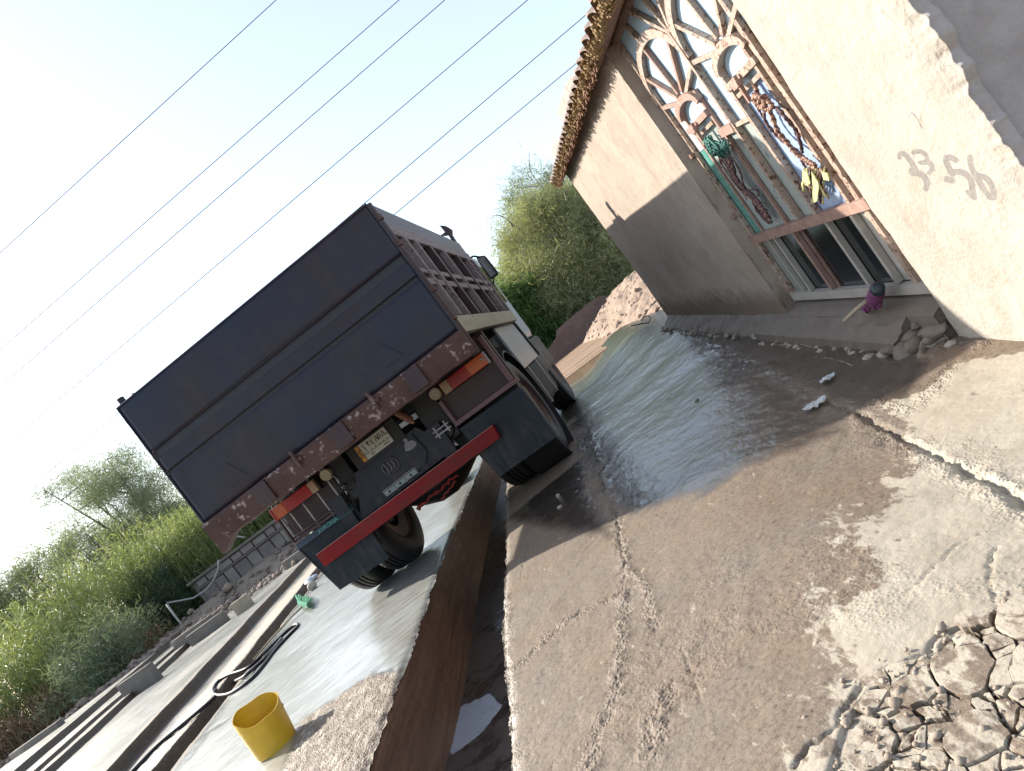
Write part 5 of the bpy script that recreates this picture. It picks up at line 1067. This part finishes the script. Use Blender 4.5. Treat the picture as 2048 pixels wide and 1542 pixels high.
# ------------------------------------------------------------------ yard edge: kerb blocks, bank rubble, block wall, sunlit path beyond the truck
conc = worn('weathered_block', (0.14, 0.125, 0.11), (0.21, 0.185, 0.16), 0.85, 3, (0.2, 0.17, 0.15), 0.6, bump=0.7, bscale=25, dist=0.01)
def GP(px, py, z): x, y = G(px, py, z); return Vector((x, y, z))
def kerb(p0, p1, z, hgt, dep, label, mat=conc, cat='kerb block', name='kerb_block'):
    a = GP(*p0, z); b = GP(*p1, z); d = b - a; L = d.length; yaw = math.atan2(d.y, d.x)
    o = MB().box(0, L, 0, dep, -.3, hgt, .02).build(name, mat, None, smooth='auto'); o.matrix_world = Matrix.Translation(a) @ Matrix.Rotation(yaw, 4, 'Z'); return tag(o, label, cat, 'concrete blocks along the far edge of the washing slab')
kerb((30, 1530), (125, 1466), .30, .26, .16, 'long grey concrete block nearest the left edge of the photo')
kerb((246, 1394), (307, 1352), .26, .22, .14, 'tall grey concrete block with sunlit top, right of the dry brown grass')
kerb((350, 1300), (425, 1248), .26, .19, .12, 'grey concrete block under the leaning post')
kerb((380, 1290), (450, 1240), .20, .18, .14, 'low dark beam just in front of the block by the leaning post')
kerb((474, 1232), (506, 1208), .16, .24, .12, 'small tan block standing alone at the slab edge before the rubble', worn('tan_block', (.33, .28, .2), (.42, .36, .27), .85, 3, bump=.5))
kerb((572, 1140), (612, 1112), .16, .20, .16, 'grey block half hidden behind the left mudguard')
def scatter(name, pts, scales, mat, seed=0, parent=None, flat=.7):
    """many little stones joined in one mesh"""
    T = []
    for k in range(6): m = MB().blob((0, 0, 0), 1, 100 + k + seed, 1, 0.55, flat); T.append((np.array(m.v), np.array(m.f)))
    rr = np.random.default_rng(seed); V = []; Fq = []; off = 0
    for i, (p, s_) in enumerate(zip(pts, scales)):
        v, f = T[i % 6]; a = rr.uniform(0, 6.28); ca, sa = math.cos(a), math.sin(a); M3 = np.array([[ca, -sa, 0], [sa, ca, 0], [0, 0, 1]]) * s_
        V.append(v @ M3.T + np.array(p)); Fq.append(f + off); off += len(v)
    o = mesh_np(name, np.vstack(V), np.vstack(Fq), mat, parent); return tag(o, kind='stuff')
def terrz(x, y):
    X = np.array([x]); Y = np.array([y]); yb = np.interp(X, [p[0] for p in BANK], [p[1] for p in BANK]); d = Y - yb
    Z = -0.6 + sstep(-1.2, 0.8, d) * (0.95 + 0.35 * fbm(X, Y, 1.3, 4, 7)) + 0.25 * sstep(1, 6, d) * fbm(X, Y, .3, 3, 9)
    Z = np.where(d < -1.2, -0.6, Z); return float((Z + (fbm(X, Y, 4, 3, 5) - .5) * 0.25 * sstep(-1, 0.2, d))[0])
clod = worn('clod_earth', (0.22, 0.16, 0.13), (0.36, 0.29, 0.24), 0.9, 2.5, (0.16, 0.12, 0.1), 0.58, bump=0.8, bscale=14, dist=0.03)
q = random.Random(31); pts = []; scs = []
for i in range(5200):
    x = q.uniform(-27, 5); yb = float(np.interp(x, [p[0] for p in BANK], [p[1] for p in BANK])); y = yb + q.gauss(-.5, .7); w = x + .11 * y
    z = max(terrz(x, y), float(zleft(np.array([x]), np.array([y]))[0]) if x < -1.4 and y < 24 else -9); pts.append((x, y, z + .02)); scs.append(q.uniform(.025, .085) * (1 if q.random() < .9 else 1.7))
scatter('bank_rubble', pts, scs, clod, 3)
grit()
# block wall behind the bank
YW = 20.0
def AY(px, py, Y): r = ray(px, py); t = Y / r.y; return Vector((r.x * t, Y, H + r.z * t))
bw = empty('block_wall', Matrix.Translation(AY(410, 1196, YW))); tag(bw, 'low grey wall of two block rows with a cap, behind the bank under the tailgate corner', 'wall')
zt = AY(398, 1152, YW).z - bw.location.z; Lw = 7.5; gm = [worn('wall_block_a', (.23, .2, .19), (.30, .27, .25), .9, 3, (.14, .12, .11), .6, bump=.6), worn('wall_block_b', (.18, .16, .155), (.25, .22, .21), .9, 3, (.12, .1, .1), .6, bump=.6)]
MB().box(-.15, Lw, .16, .34, -.6, zt - .06).build('wall_back', gm[1], bw); MB().box(-.2, Lw + .05, -.03, .38, zt - .06, zt + .02, .015).build('cap', conc, bw); MB().box(-.1, Lw, .02, .30, zt * .46, zt * .54, .01).build('mid_beam', conc, bw)
q = random.Random(2); 
for row in (0, 1):
    x = 0.0
    while x < Lw - .5:
        wd = q.uniform(.30, .46); z0, z1 = (zt * .56, zt - .07) if row else (-.15, zt * .45); MB().box(x + .02, x + wd - .02, .06 + q.uniform(-.03, .05), .16, z0, z1 - q.uniform(0, .03), .015).build('block', gm[q.randrange(2)], bw); x += wd
# leaning post, bent pipes
def px_tube(name, px, Y, r, mat, label, cat, loc=None):
    P_ = [AY(*p, Y) for p in px]; c = P_[-1].copy(); o = MB().tube([p - c for p in P_], r, 8).build(name, mat, None, True); o.location = c; return tag(o, label, cat)
greyp = worn('grey_pipe', (.30, .30, .30), (.42, .41, .38), .5, 9)
px_tube('post', [(333, 1208), (350, 1232), (369, 1256)], 17.0, .026, greyp, 'thin grey post leaning in front of the dark bush', 'post')
px_tube('bent_pipe', [(334, 1206), (362, 1201), (387, 1196), (412, 1180), (428, 1160), (436, 1140), (437, 1120)], 19.3, .024, greyp, 'long pale bent pipe rising in front of the block wall', 'pipe')
px_tube('bent_pipe', [(452, 1092), (458, 1082), (470, 1072), (490, 1075)], 20.1, .028, greyp, 'short curved grey pipe standing on top of the block wall', 'pipe')
# sunlit path beyond the truck, between slab and reeds
pm = worn('path_boards', (.22, .14, .085), (.33, .22, .14), .8, 3, (.2, .13, .08), .6, stretch=(1, 1, 1), bump=.6)
pa, pb, pc, pd = GP(1120, 768, .09), GP(1277, 651, .20), GP(1215, 648, .20), GP(1100, 730, .09)
path = MB().slab([pa, pb, pc, pd], (0, 0, -.5)).build('path', pm, None); tag(path, kind='structure')
for i in range(7):
    u0, u1 = i / 7, (i + 1) / 7 - .012
    a0 = pa.lerp(pd, u0 ** 1.6); a1 = pa.lerp(pd, u1 ** 1.6); b0_ = pb.lerp(pc, u0 ** 1.6); b1_ = pb.lerp(pc, u1 ** 1.6)
    MB().slab([a0 + Vector((0, 0, .004)), b0_ + Vector((0, 0, .004)), b1_ + Vector((0, 0, .004)), a1 + Vector((0, 0, .004))], (0, 0, .02 + .006 * (i % 3))).build('board', pm, path)
YS = 20.5
shp = [AY(*p, YS) for p in [(1088, 704), (1099, 695), (1112, 676), (1113, 660), (1150, 628), (1198, 591), (1230, 592), (1246, 603), (1238, 640), (1140, 720), (1100, 740)]]
c_ = shp[0].copy(); o = MB().slab([p - c_ for p in shp], (0, .05, 0)).build('rusty_sheet', worn('rusted_sheet', (.14, .085, .07), (.20, .13, .11), .7, 1.2, (.34, .27, .22), .66, bump=.8, bscale=3, dist=.1), None); o.location = c_
tag(o, 'rust brown metal sheet standing at the far end of the sunlit path', 'sheet')
# sunlit mound at the far corner of the hut
def mound():
    n = 140; X, Y = np.meshgrid(np.linspace(1.2, 7.5, n), np.linspace(8.6, 21, n), indexing='ij')
    hx = np.exp(-((X - 3.9) / 1.3) ** 2) * sstep(8.9, 11.5, Y) * sstep(21, 18.5, Y); Z = -.25 + .42 * sstep(1.3, 2.4, X - (Y - 9) * .02) + hx * .62 + (fbm(X, Y, 1.6, 5, 41) - .5) * .5 * np.clip(hx * 2, 0, 1) + (fbm(X, Y, 8, 3, 42) - .5) * .06
    V = np.stack([X, Y, Z], -1).reshape(-1, 3); tag(mesh_np('earth_mound', V, gridfaces(n, n), worn('mound_earth', (.32, .225, .165), (.40, .30, .225), .9, 2, (.24, .17, .13), .6, bump=1, bscale=10, dist=.05)), kind='structure')
    q = random.Random(6); pts = []; sc = []
    for i in range(500):
        x = q.uniform(2.0, 5.2); y = q.uniform(9.2, 19); a = int((x - 1.2) / 6.3 * (n - 1)); b = int((y - 8.6) / 12.4 * (n - 1)); pts.append((x, y, float(Z[a, b]) + .01)); sc.append(q.uniform(.015, .06))
    scatter('mound_stones', pts, sc, worn('mound_clod', (.34, .25, .19), (.42, .32, .25), .9, 3, bump=.6), 9)
mound()
px_tube('wire_ring', [(1282, 642), (1288, 633), (1297, 631), (1302, 638), (1296, 646), (1285, 647), (1262, 652)], 9.6, .008, dark, 'loop of dark wire lying at the foot of the hut corner', 'wire')

# ------------------------------------------------------------------ things on the washing slab
# yellow bucket
yel = worn('yellow_plastic', (.80, .47, .02), (.62, .38, .03), .42, 3, (.42, .38, .30), .68, bump=.1, bscale=12); 
bk = empty('yellow_bucket', Matrix.Translation((*G(553, 1492), 0.0)) @ Matrix.Rotation(R(8), 4, 'Y')); tag(bk, 'yellow plastic bucket with an unevenly cut rim, standing on the wet slab', 'bucket')
def bucket():
    n = 64; prof = 14; V = []; rb, rt = .118, .132
    def top(a): return .232 - .034 * math.cos(a + R(60)) + .005 * math.sin(2 * a + 1) + .004 * math.sin(5 * a)
    for s_, inn in ((0, 0), (1, 1)):
        for j in range(prof):
            for k in range(n):
                a = 2 * math.pi * k / n; t_ = j / (prof - 1); r = rb + (rt - rb) * t_ - (.004 if inn else 0); r *= 1 + .012 * math.sin(3 * a + t_ * 4); V.append((r * math.cos(a), r * math.sin(a), top(a) * t_ + (.004 if inn else 0) * (1 - t_)))
    F_ = []
    for s_ in (0, 1):
        o_ = s_ * prof * n
        for j in range(prof - 1):
            for k in range(n): F_.append((o_ + j * n + k, o_ + j * n + (k + 1) % n, o_ + (j + 1) * n + (k + 1) % n, o_ + (j + 1) * n + k))
    o_ = prof * n
    for k in range(n): F_.append(((prof - 1) * n + k, (prof - 1) * n + (k + 1) % n, o_ + (prof - 1) * n + (k + 1) % n, o_ + (prof - 1) * n + k))
    F_.append(tuple(range(n))); F_.append(tuple(o_ + k for k in range(n)))
    return MB().add(V, F_)
bucket().build('bucket_wall', yel, bk, 'auto')
MB().lathe([(.1275, .165), (.1305, .168), (.1315, .172), (.1285, .176)], (0, 0, 0), 'z', 48).build('moulded_ring', yel, bk, True)
# hose
c51 = lambda x, y: (x * .3514, 1000 + y * .3514)
def ground_tube(name, px, r, mat, label, cat, lift=0.0, cf=c51, n=8):
    P_ = []
    for p in px:
        z = 0.0; x, y = G(*cf(*p), z)
        for _ in range(3): z = float(zleft(np.array([x]), np.array([y]))[0]); x, y = G(*cf(*p), z + r)
        P_.append(Vector((x, y, z + r + lift)))
    Q = []
    for i in range(len(P_) - 1):
        for k in range(5):
            t_ = k / 5; p0 = P_[max(i - 1, 0)]; p1 = P_[i]; p2 = P_[i + 1]; p3 = P_[min(i + 2, len(P_) - 1)]
            Q.append(0.5 * ((2 * p1) + (p2 - p0) * t_ + (2 * p0 - 5 * p1 + 4 * p2 - p3) * t_ ** 2 + (3 * p1 - p0 - 3 * p2 + p3) * t_ ** 3))
    Q.append(P_[-1]); c = Q[0].copy(); o = MB().tube([p - c for p in Q], r, n).build(name, mat, None, True); o.location = c; return tag(o, label, cat) if label else o
hosem = worn('black_hose', (.008, .010, .016), (.016, .02, .03), .55, 9, bump=.1)
ground_tube('water_hose', [(740, 1560), (900, 1395), (1060, 1262), (1180, 1160), (1222, 1118), (1212, 1080), (1240, 1035), (1300, 995), (1400, 960), (1480, 895), (1560, 815), (1640, 740), (1688, 706), (1692, 722), (1640, 775), (1570, 850), (1500, 940), (1430, 1020), (1350, 1078), (1290, 1106), (1230, 1108), (1222, 1085), (1290, 1050), (1380, 1010), (1460, 945), (1540, 870), (1590, 810), (1600, 790), (1560, 840), (1500, 900)],
            .017, hosem, 'long black hose lying in narrow loops on the wet washing slab', 'hose')
# broom
br = empty('broom', Matrix.Translation((*G(607, 1210), 0.0))); tag(br, 'broom with green bristles and thin wooden handle lying on the slab', 'broom')
bo = br.location; gr1 = worn('green_bristle', (.02, .30, .12), (.04, .42, .18), .5, 30)
def bpt(px, py, z): x, y = G(px, py, z); return Vector((x, y, z)) - bo
MB().tube([bpt(605, 1213, .05), bpt(582, 1235, .035), bpt(545, 1275, .025), bpt(508, 1318, .02)], .012, 8).build('handle', worn('broom_handle', (.42, .34, .22), (.5, .42, .3), .6, 9), br, True)
MB().slab([bpt(597, 1204, .05), bpt(618, 1210, .05), bpt(616, 1216, .05), bpt(598, 1212, .05)], (0, 0, .035)).build('broom_head', worn('green_head', (.02, .22, .1), (.03, .3, .14), .45, 9), br)
mb = MB(); q = random.Random(5)
for i in range(70):
    u = q.random(); a = bpt(597, 1204, .05).lerp(bpt(619, 1210, .05), u) + Vector((0, 0, q.uniform(0, .035))); b = bpt(592, 1193, .03).lerp(bpt(627, 1200, .03), u) + Vector((q.uniform(-.02, .02), q.uniform(-.02, .02), q.uniform(-.02, .05))); mb.tube([a, b], .0045, 4)
o = mb.build('bristles', gr1, br); o['kind'] = 'stuff'
# stone and white bag by the left wheel
x, y = G(624, 1172, .05); o = MB().blob((0, 0, 0), (.07, .06, .07), 4, 3, .15, .9).build('stone', worn('pale_stone', (.42, .38, .32), (.5, .45, .4), .8, 9), None, True); o.location = (x, y, .05); tag(o, 'round pale stone on the slab beside the green broom', 'stone')
x, y = G(622, 1158, .05); o = MB().blob((0, 0, 0), (.13, .09, .06), 14, 3, .7, .9).build('plastic_bag', worn('bag_film', (.62, .66, .72), (.5, .55, .62), .3, 9, bump=.8, bscale=20, dist=.02), None, False); o.location = (x, y, .05); tag(o, 'crumpled white plastic bag next to the left mudguard', 'bag')

# ------------------------------------------------------------------ overhead wires
WD = Vector((-math.cos(R(8)), math.sin(R(8)), 0)); WNn = Vector((math.sin(R(8)), math.cos(R(8)), 0)); wirem = plain('wire_grey', (.03, .03, .032), .8, 0, .1)
wl = [((0, 506), (552, 0), 17.0), ((91, 620), (700, 86), 17.4), ((91, 695), (800, 78), 17.2), ((236, 699), (1055, 0), 17.0), ((731, 405), (1202, 4), 16.4), ((791, 427), (1133, 143), 16.6)]
wn = ['topmost wire, nearest the upper left corner of the photo', 'second wire from the upper left corner', 'third wire from the upper left corner', 'fourth wire, passing above the middle of the tailgate', 'fifth wire, meeting the upper right corner of the tailgate', 'lowest wire, passing behind the hut eave and the truck side']
for (a, b, D), lab in zip(wl, wn):
    p0 = Vector((0, D, 0)); A_ = on_plane(*a, p0, WNn); B_ = on_plane(*b, p0, WNn); d = (B_ - A_)
    ext = [A_ - d * k for k in (1.6, .8, .3)] + [A_, A_ + d * .5, B_] + [B_ + d * k for k in (.3, .8)]
    c = ext[0].copy(); r_ = .0085
    o = MB().tube([p - c for p in ext], r_, 6).build('overhead_wire', wirem, None, True); o.location = c; tag(o, lab, 'wire', 'overhead wires crossing the sky')

# ------------------------------------------------------------------ reeds, shrubs, trees
def blades(name, roots, heights, mat, leaves=11, leafL=(.35, .6), leafW=.028, lean=.12, seed=0, tint=(0, 1), kind='stuff', parent=None, low=.12):
    r = np.random.default_rng(seed); n = len(roots); roots = np.array(roots); hts = np.array(heights)
    az = r.uniform(0, 2 * np.pi, n); ln = r.normal(0, lean, n); top = roots + np.stack([np.cos(az) * ln * hts, np.sin(az) * ln * hts, hts], 1)
    # stalks: thin crossed strips
    V = []; Fq = []; T = []
    st = r.uniform(tint[0], tint[1], n)
    sw = .009
    a = np.stack([roots + [sw, 0, 0], roots - [sw, 0, 0], top - [sw * .5, 0, 0], top + [sw * .5, 0, 0]], 1).reshape(-1, 3); V.append(a); Fq.append(np.arange(4 * n).reshape(-1, 4)); T.append(np.repeat(st * .6, 4)); off = 4 * n
    m = n * leaves; idx = np.repeat(np.arange(n), leaves); f = r.uniform(low, 1.0, m); base = roots[idx] + (top[idx] - roots[idx]) * f[:, None]
    a2 = r.uniform(0, 2 * np.pi, m); L = r.uniform(leafL[0], leafL[1], m) * (1.1 - .35 * f); up = r.uniform(.25, 1.0, m)
    out_ = np.stack([np.cos(a2), np.sin(a2), np.zeros(m)], 1); dir1 = out_ * np.cos(up)[:, None] + np.array([0, 0, 1]) * np.sin(up)[:, None]; mid = base + dir1 * (L * .5)[:, None]
    dir2 = out_ * np.cos(up - .9)[:, None] + np.array([0, 0, 1]) * np.sin(up - .9)[:, None]; tip = mid + dir2 * (L * .55)[:, None]
    side = np.stack([-np.sin(a2), np.cos(a2), r.uniform(-.6, .6, m)], 1); w = leafW * r.uniform(.6, 1.2, m)[:, None] / 2
    LV = np.stack([base - side * w * .5, base + side * w * .5, mid + side * w, mid - side * w, tip + side * w * .12, tip - side * w * .12], 1).reshape(-1, 3)
    k = np.arange(m)[:, None] * 6 + off; V.append(LV); Fq.append(np.concatenate([k + np.array([[0, 1, 2, 3]]), k + np.array([[3, 2, 4, 5]])], 0)); T.append(np.repeat(np.clip(st[idx] + r.normal(0, .18, m), 0, 1), 6))
    o = mesh_np(name, np.vstack(V), np.vstack(Fq), mat, parent, {'tint': np.concatenate(T)})
    if kind: tag(o, kind=kind)
    return o
reed_m = leaf_mat('reed_leaf', (0.20, 0.25, 0.11), (0.42, 0.46, 0.22), .46)
reed_g = leaf_mat('reed_leaf_deep', (0.07, 0.15, 0.05), (0.20, 0.30, 0.11), .38)
dry_m = leaf_mat('dry_stalk', (0.22, 0.14, 0.09), (0.34, 0.24, 0.15), .2)
tam_m = leaf_mat('tamarisk_leaf', (0.17, 0.21, 0.14), (0.30, 0.35, 0.24), .4)
tam_b = leaf_mat('tamarisk_leaf_brown', (0.24, 0.26, 0.14), (0.42, 0.44, 0.27), .42)
q = random.Random(77)
def fieldpts(n, x0, x1, d0, d1, hf, gap=.0, wall=True):
    P_ = []; Hh = []
    for i in range(n):
        x = q.uniform(x0, x1); yb = float(np.interp(x, [p[0] for p in BANK], [p[1] for p in BANK])); u = q.random() ** 1.3; y = yb + d0 + u * (d1 - d0)
        cl = float(fbm(np.array([x]), np.array([y]), .45, 3, 88)[0])
        if q.random() < gap * (1 - cl): continue
        if wall and -13.6 < x < -4 and y < 20.8: y += 2.6
        P_.append((x, y, .2)); Hh.append(hf(x, y) * (0.55 + .7 * cl) * q.uniform(.75, 1.12) * (.72 + .28 * u))
    return P_, Hh
P1, H1 = fieldpts(6500, -34, -7, 1.0, 5.5, lambda x, y: 4.0)
o = blades('reed_bed', P1, H1, reed_m, 12, seed=1); tag(o, 'tall sunlit yellow green reeds growing along the left bank', 'reeds')
P1, H1 = fieldpts(3200, -13.5, 0, 2.2, 6.0, lambda x, y: 4.3)
o = blades('reed_bed', P1, H1, reed_m, 13, seed=2); tag(o, 'tallest bright green reeds rising behind the block wall and tailgate', 'reeds')
P1, H1 = fieldpts(1900, .2, 2.35, .3, 4.0, lambda x, y: 4.0)
o = blades('reed_bed', P1, H1, reed_g, 15, leafL=(.45, .8), leafW=.045, seed=3); tag(o, 'deep green reeds between the truck cab and the feathery shrub', 'reeds')
P1, H1 = fieldpts(2200, -34, -14, -.3, 1.2, lambda x, y: 1.6)
o = blades('dry_reeds', P1, H1, dry_m, 7, leafL=(.2, .4), leafW=.02, seed=4, lean=.3); tag(o, 'dry brown weeds at the foot of the left reeds', 'weeds')
P1, H1 = fieldpts(260, -14.5, -11.5, -.2, 1.2, lambda x, y: 1.0, 0, False)
o = blades('dry_reeds', P1, H1, dry_m, 7, leafL=(.2, .4), leafW=.02, seed=5, lean=.4); tag(o, 'dry brown weeds on the rubble below the block wall', 'weeds')
barkm = worn('grey_bark', (.16, .13, .11), (.24, .2, .17), .85, 6, bump=.6)
def feathery(name, label, cat, x, y, z, hgt, rad, mat, seed, n=9000, trunk=.10, lean=(0, 0), branches=9, open_=.0, group=None, twig=.16, dense=False):
    root = empty(name, Matrix.Translation((x, y, z))); tag(root, label, cat, group); r = np.random.default_rng(seed); qq = random.Random(seed)
    mb = MB(); tips = []
    for b in range(branches):
        a = 2 * math.pi * b / branches + qq.uniform(-.4, .4); sp = qq.uniform(.25, 1.0) * rad; hz = hgt * qq.uniform(.55, .95); p0 = Vector((0, 0, 0)); p1 = Vector((math.cos(a) * sp * .35 + lean[0] * .4, math.sin(a) * sp * .35 + lean[1] * .4, hz * .45)); p2 = Vector((math.cos(a) * sp + lean[0], math.sin(a) * sp + lean[1], hz))
        mb.tube([p0, p0.lerp(p1, .5) + Vector((qq.uniform(-.05, .05), qq.uniform(-.05, .05), 0)), p1, p1.lerp(p2, .5) + Vector((qq.uniform(-.15, .15), qq.uniform(-.15, .15), .1)), p2], [trunk, trunk * .8, trunk * .55, trunk * .3, trunk * .1], 7)
        for k in range(7):
            f = .3 + .7 * k / 6; c = p1.lerp(p2, (f - .3) / .7) if f > .3 else p1; tip = c + Vector((qq.gauss(0, rad * .33), qq.gauss(0, rad * .33), qq.gauss(0, hgt * .09))); tips.append(tip); mb.tube([c, c.lerp(tip, .5) + Vector((0, 0, .06)), tip], [trunk * .2, trunk * .12, trunk * .05], 5)
    mb.build('branches', barkm, root, True)
    if dense:
        k_ = 150; g = r.normal(0, 1, (k_, 3)); g /= np.linalg.norm(g, axis=1)[:, None]; rr_ = r.uniform(.35, .95, (k_, 1)) ** .5
        tips = g * rr_ * np.array([[rad, rad * .8, hgt * .5]]) + np.array([[0, 0, hgt * .5]])
    else: tips = np.array([t[:] for t in tips])
    m = n; ci = r.integers(0, len(tips), m); csz = r.uniform(.16, .34, len(tips)) * rad * (.55 if dense else .75)
    C = tips[ci] + r.normal(0, 1, (m, 3)) * csz[ci][:, None] * [1, 1, .8]
    if open_ == 0: # keep foliage down to the ground for bushes
        k = r.random(m) < .5; C[k, 2] *= r.uniform(.25, 1, k.sum())
    a = r.uniform(0, 2 * np.pi, m); el = r.uniform(-.2, 1.3, m); d = np.stack([np.cos(a) * np.cos(el), np.sin(a) * np.cos(el), np.sin(el)], 1); L = r.uniform(.5, 1.3, m)[:, None] * twig; sd = np.cross(d, r.normal(0, 1, (m, 3))); sd /= np.linalg.norm(sd, axis=1)[:, None]; w = .006 + .005 * r.random((m, 1))
    V = np.stack([C - sd * w, C + sd * w, C + d * L + sd * w * .3, C + d * L - sd * w * .3], 1).reshape(-1, 3); V[:, 2] = np.maximum(V[:, 2], .02)
    ct = r.uniform(0, 1, len(tips)); T = np.repeat(np.clip(ct[ci] + r.normal(0, .2, m), 0, 1), 4)
    cr = mesh_np('crown', V, np.arange(4 * m).reshape(-1, 4), mat, root, {'tint': T}); return root
feathery('tamarisk_shrub', 'big feathery olive shrub between the deep green reeds and the hut', 'shrub', 3.7, 22.8, .1, 5.0, 2.1, tam_b, 1, 110000, twig=.22, dense=True)
feathery('tamarisk_shrub', 'grey green feathery shrub top right behind the olive shrub, next to the hut eave', 'shrub', 4.6, 24.5, .1, 6.0, 1.9, tam_m, 2, 80000, twig=.22, dense=True)
feathery('tamarisk_shrub', 'low brown green shrub behind the earth mound at the hut corner', 'shrub', 5.3, 21.8, .2, 3.4, 1.7, tam_b, 3, 44200, twig=.2, dense=True)
def px_ground(px, py, Y): r_ = ray(px, py); return r_.x * Y / r_.y
feathery('tamarisk_tree', 'sparse feathery tree leaning left above the bright reeds beside the tailgate', 'tree', px_ground(330, 1085, 29), 29, .3, 8.8, 2.3, tam_m, 4, 60000, .13, (-.5, 0), 8, 1, twig=.22)
feathery('tamarisk_tree', 'small grey green tree between the leaning tree and the reeds', 'tree', px_ground(255, 1150, 27), 27, .3, 6.0, 1.5, tam_m, 5, 15300, .09, (-.4, 0), 7, 1, twig=.2)
feathery('tamarisk_tree', 'tall grey green tree at the left edge of the photo', 'tree', px_ground(35, 1300, 27), 27, .3, 7.3, 2.4, tam_m, 6, 44200, .14, (0, 0), 9, 1, twig=.24)
feathery('tamarisk_tree', 'lower grey tree just right of the tall left edge tree', 'tree', px_ground(120, 1235, 28), 28, .3, 6.0, 2.0, tam_m, 7, 27200, .11, (0, 0), 8, 1, twig=.22)
feathery('dark_bush', 'dark blue green bush at the left end of the block wall', 'bush', px_ground(370, 1215, 21.4), 21.4, .2, 2.3, 1.1, leaf_mat('dark_leaf', (0.03, 0.06, 0.04), (0.07, 0.11, 0.07), .25), 8, 12000, .05, (0, 0), 7, 0, twig=.2)
feathery('dark_bush', 'dull green bush low in the left reeds above the tall concrete block', 'bush', px_ground(215, 1330, 18.2), 18.2, .2, 1.9, 1.2, tam_m, 9, 12000, .05, (0, 0), 7, 0, twig=.2)
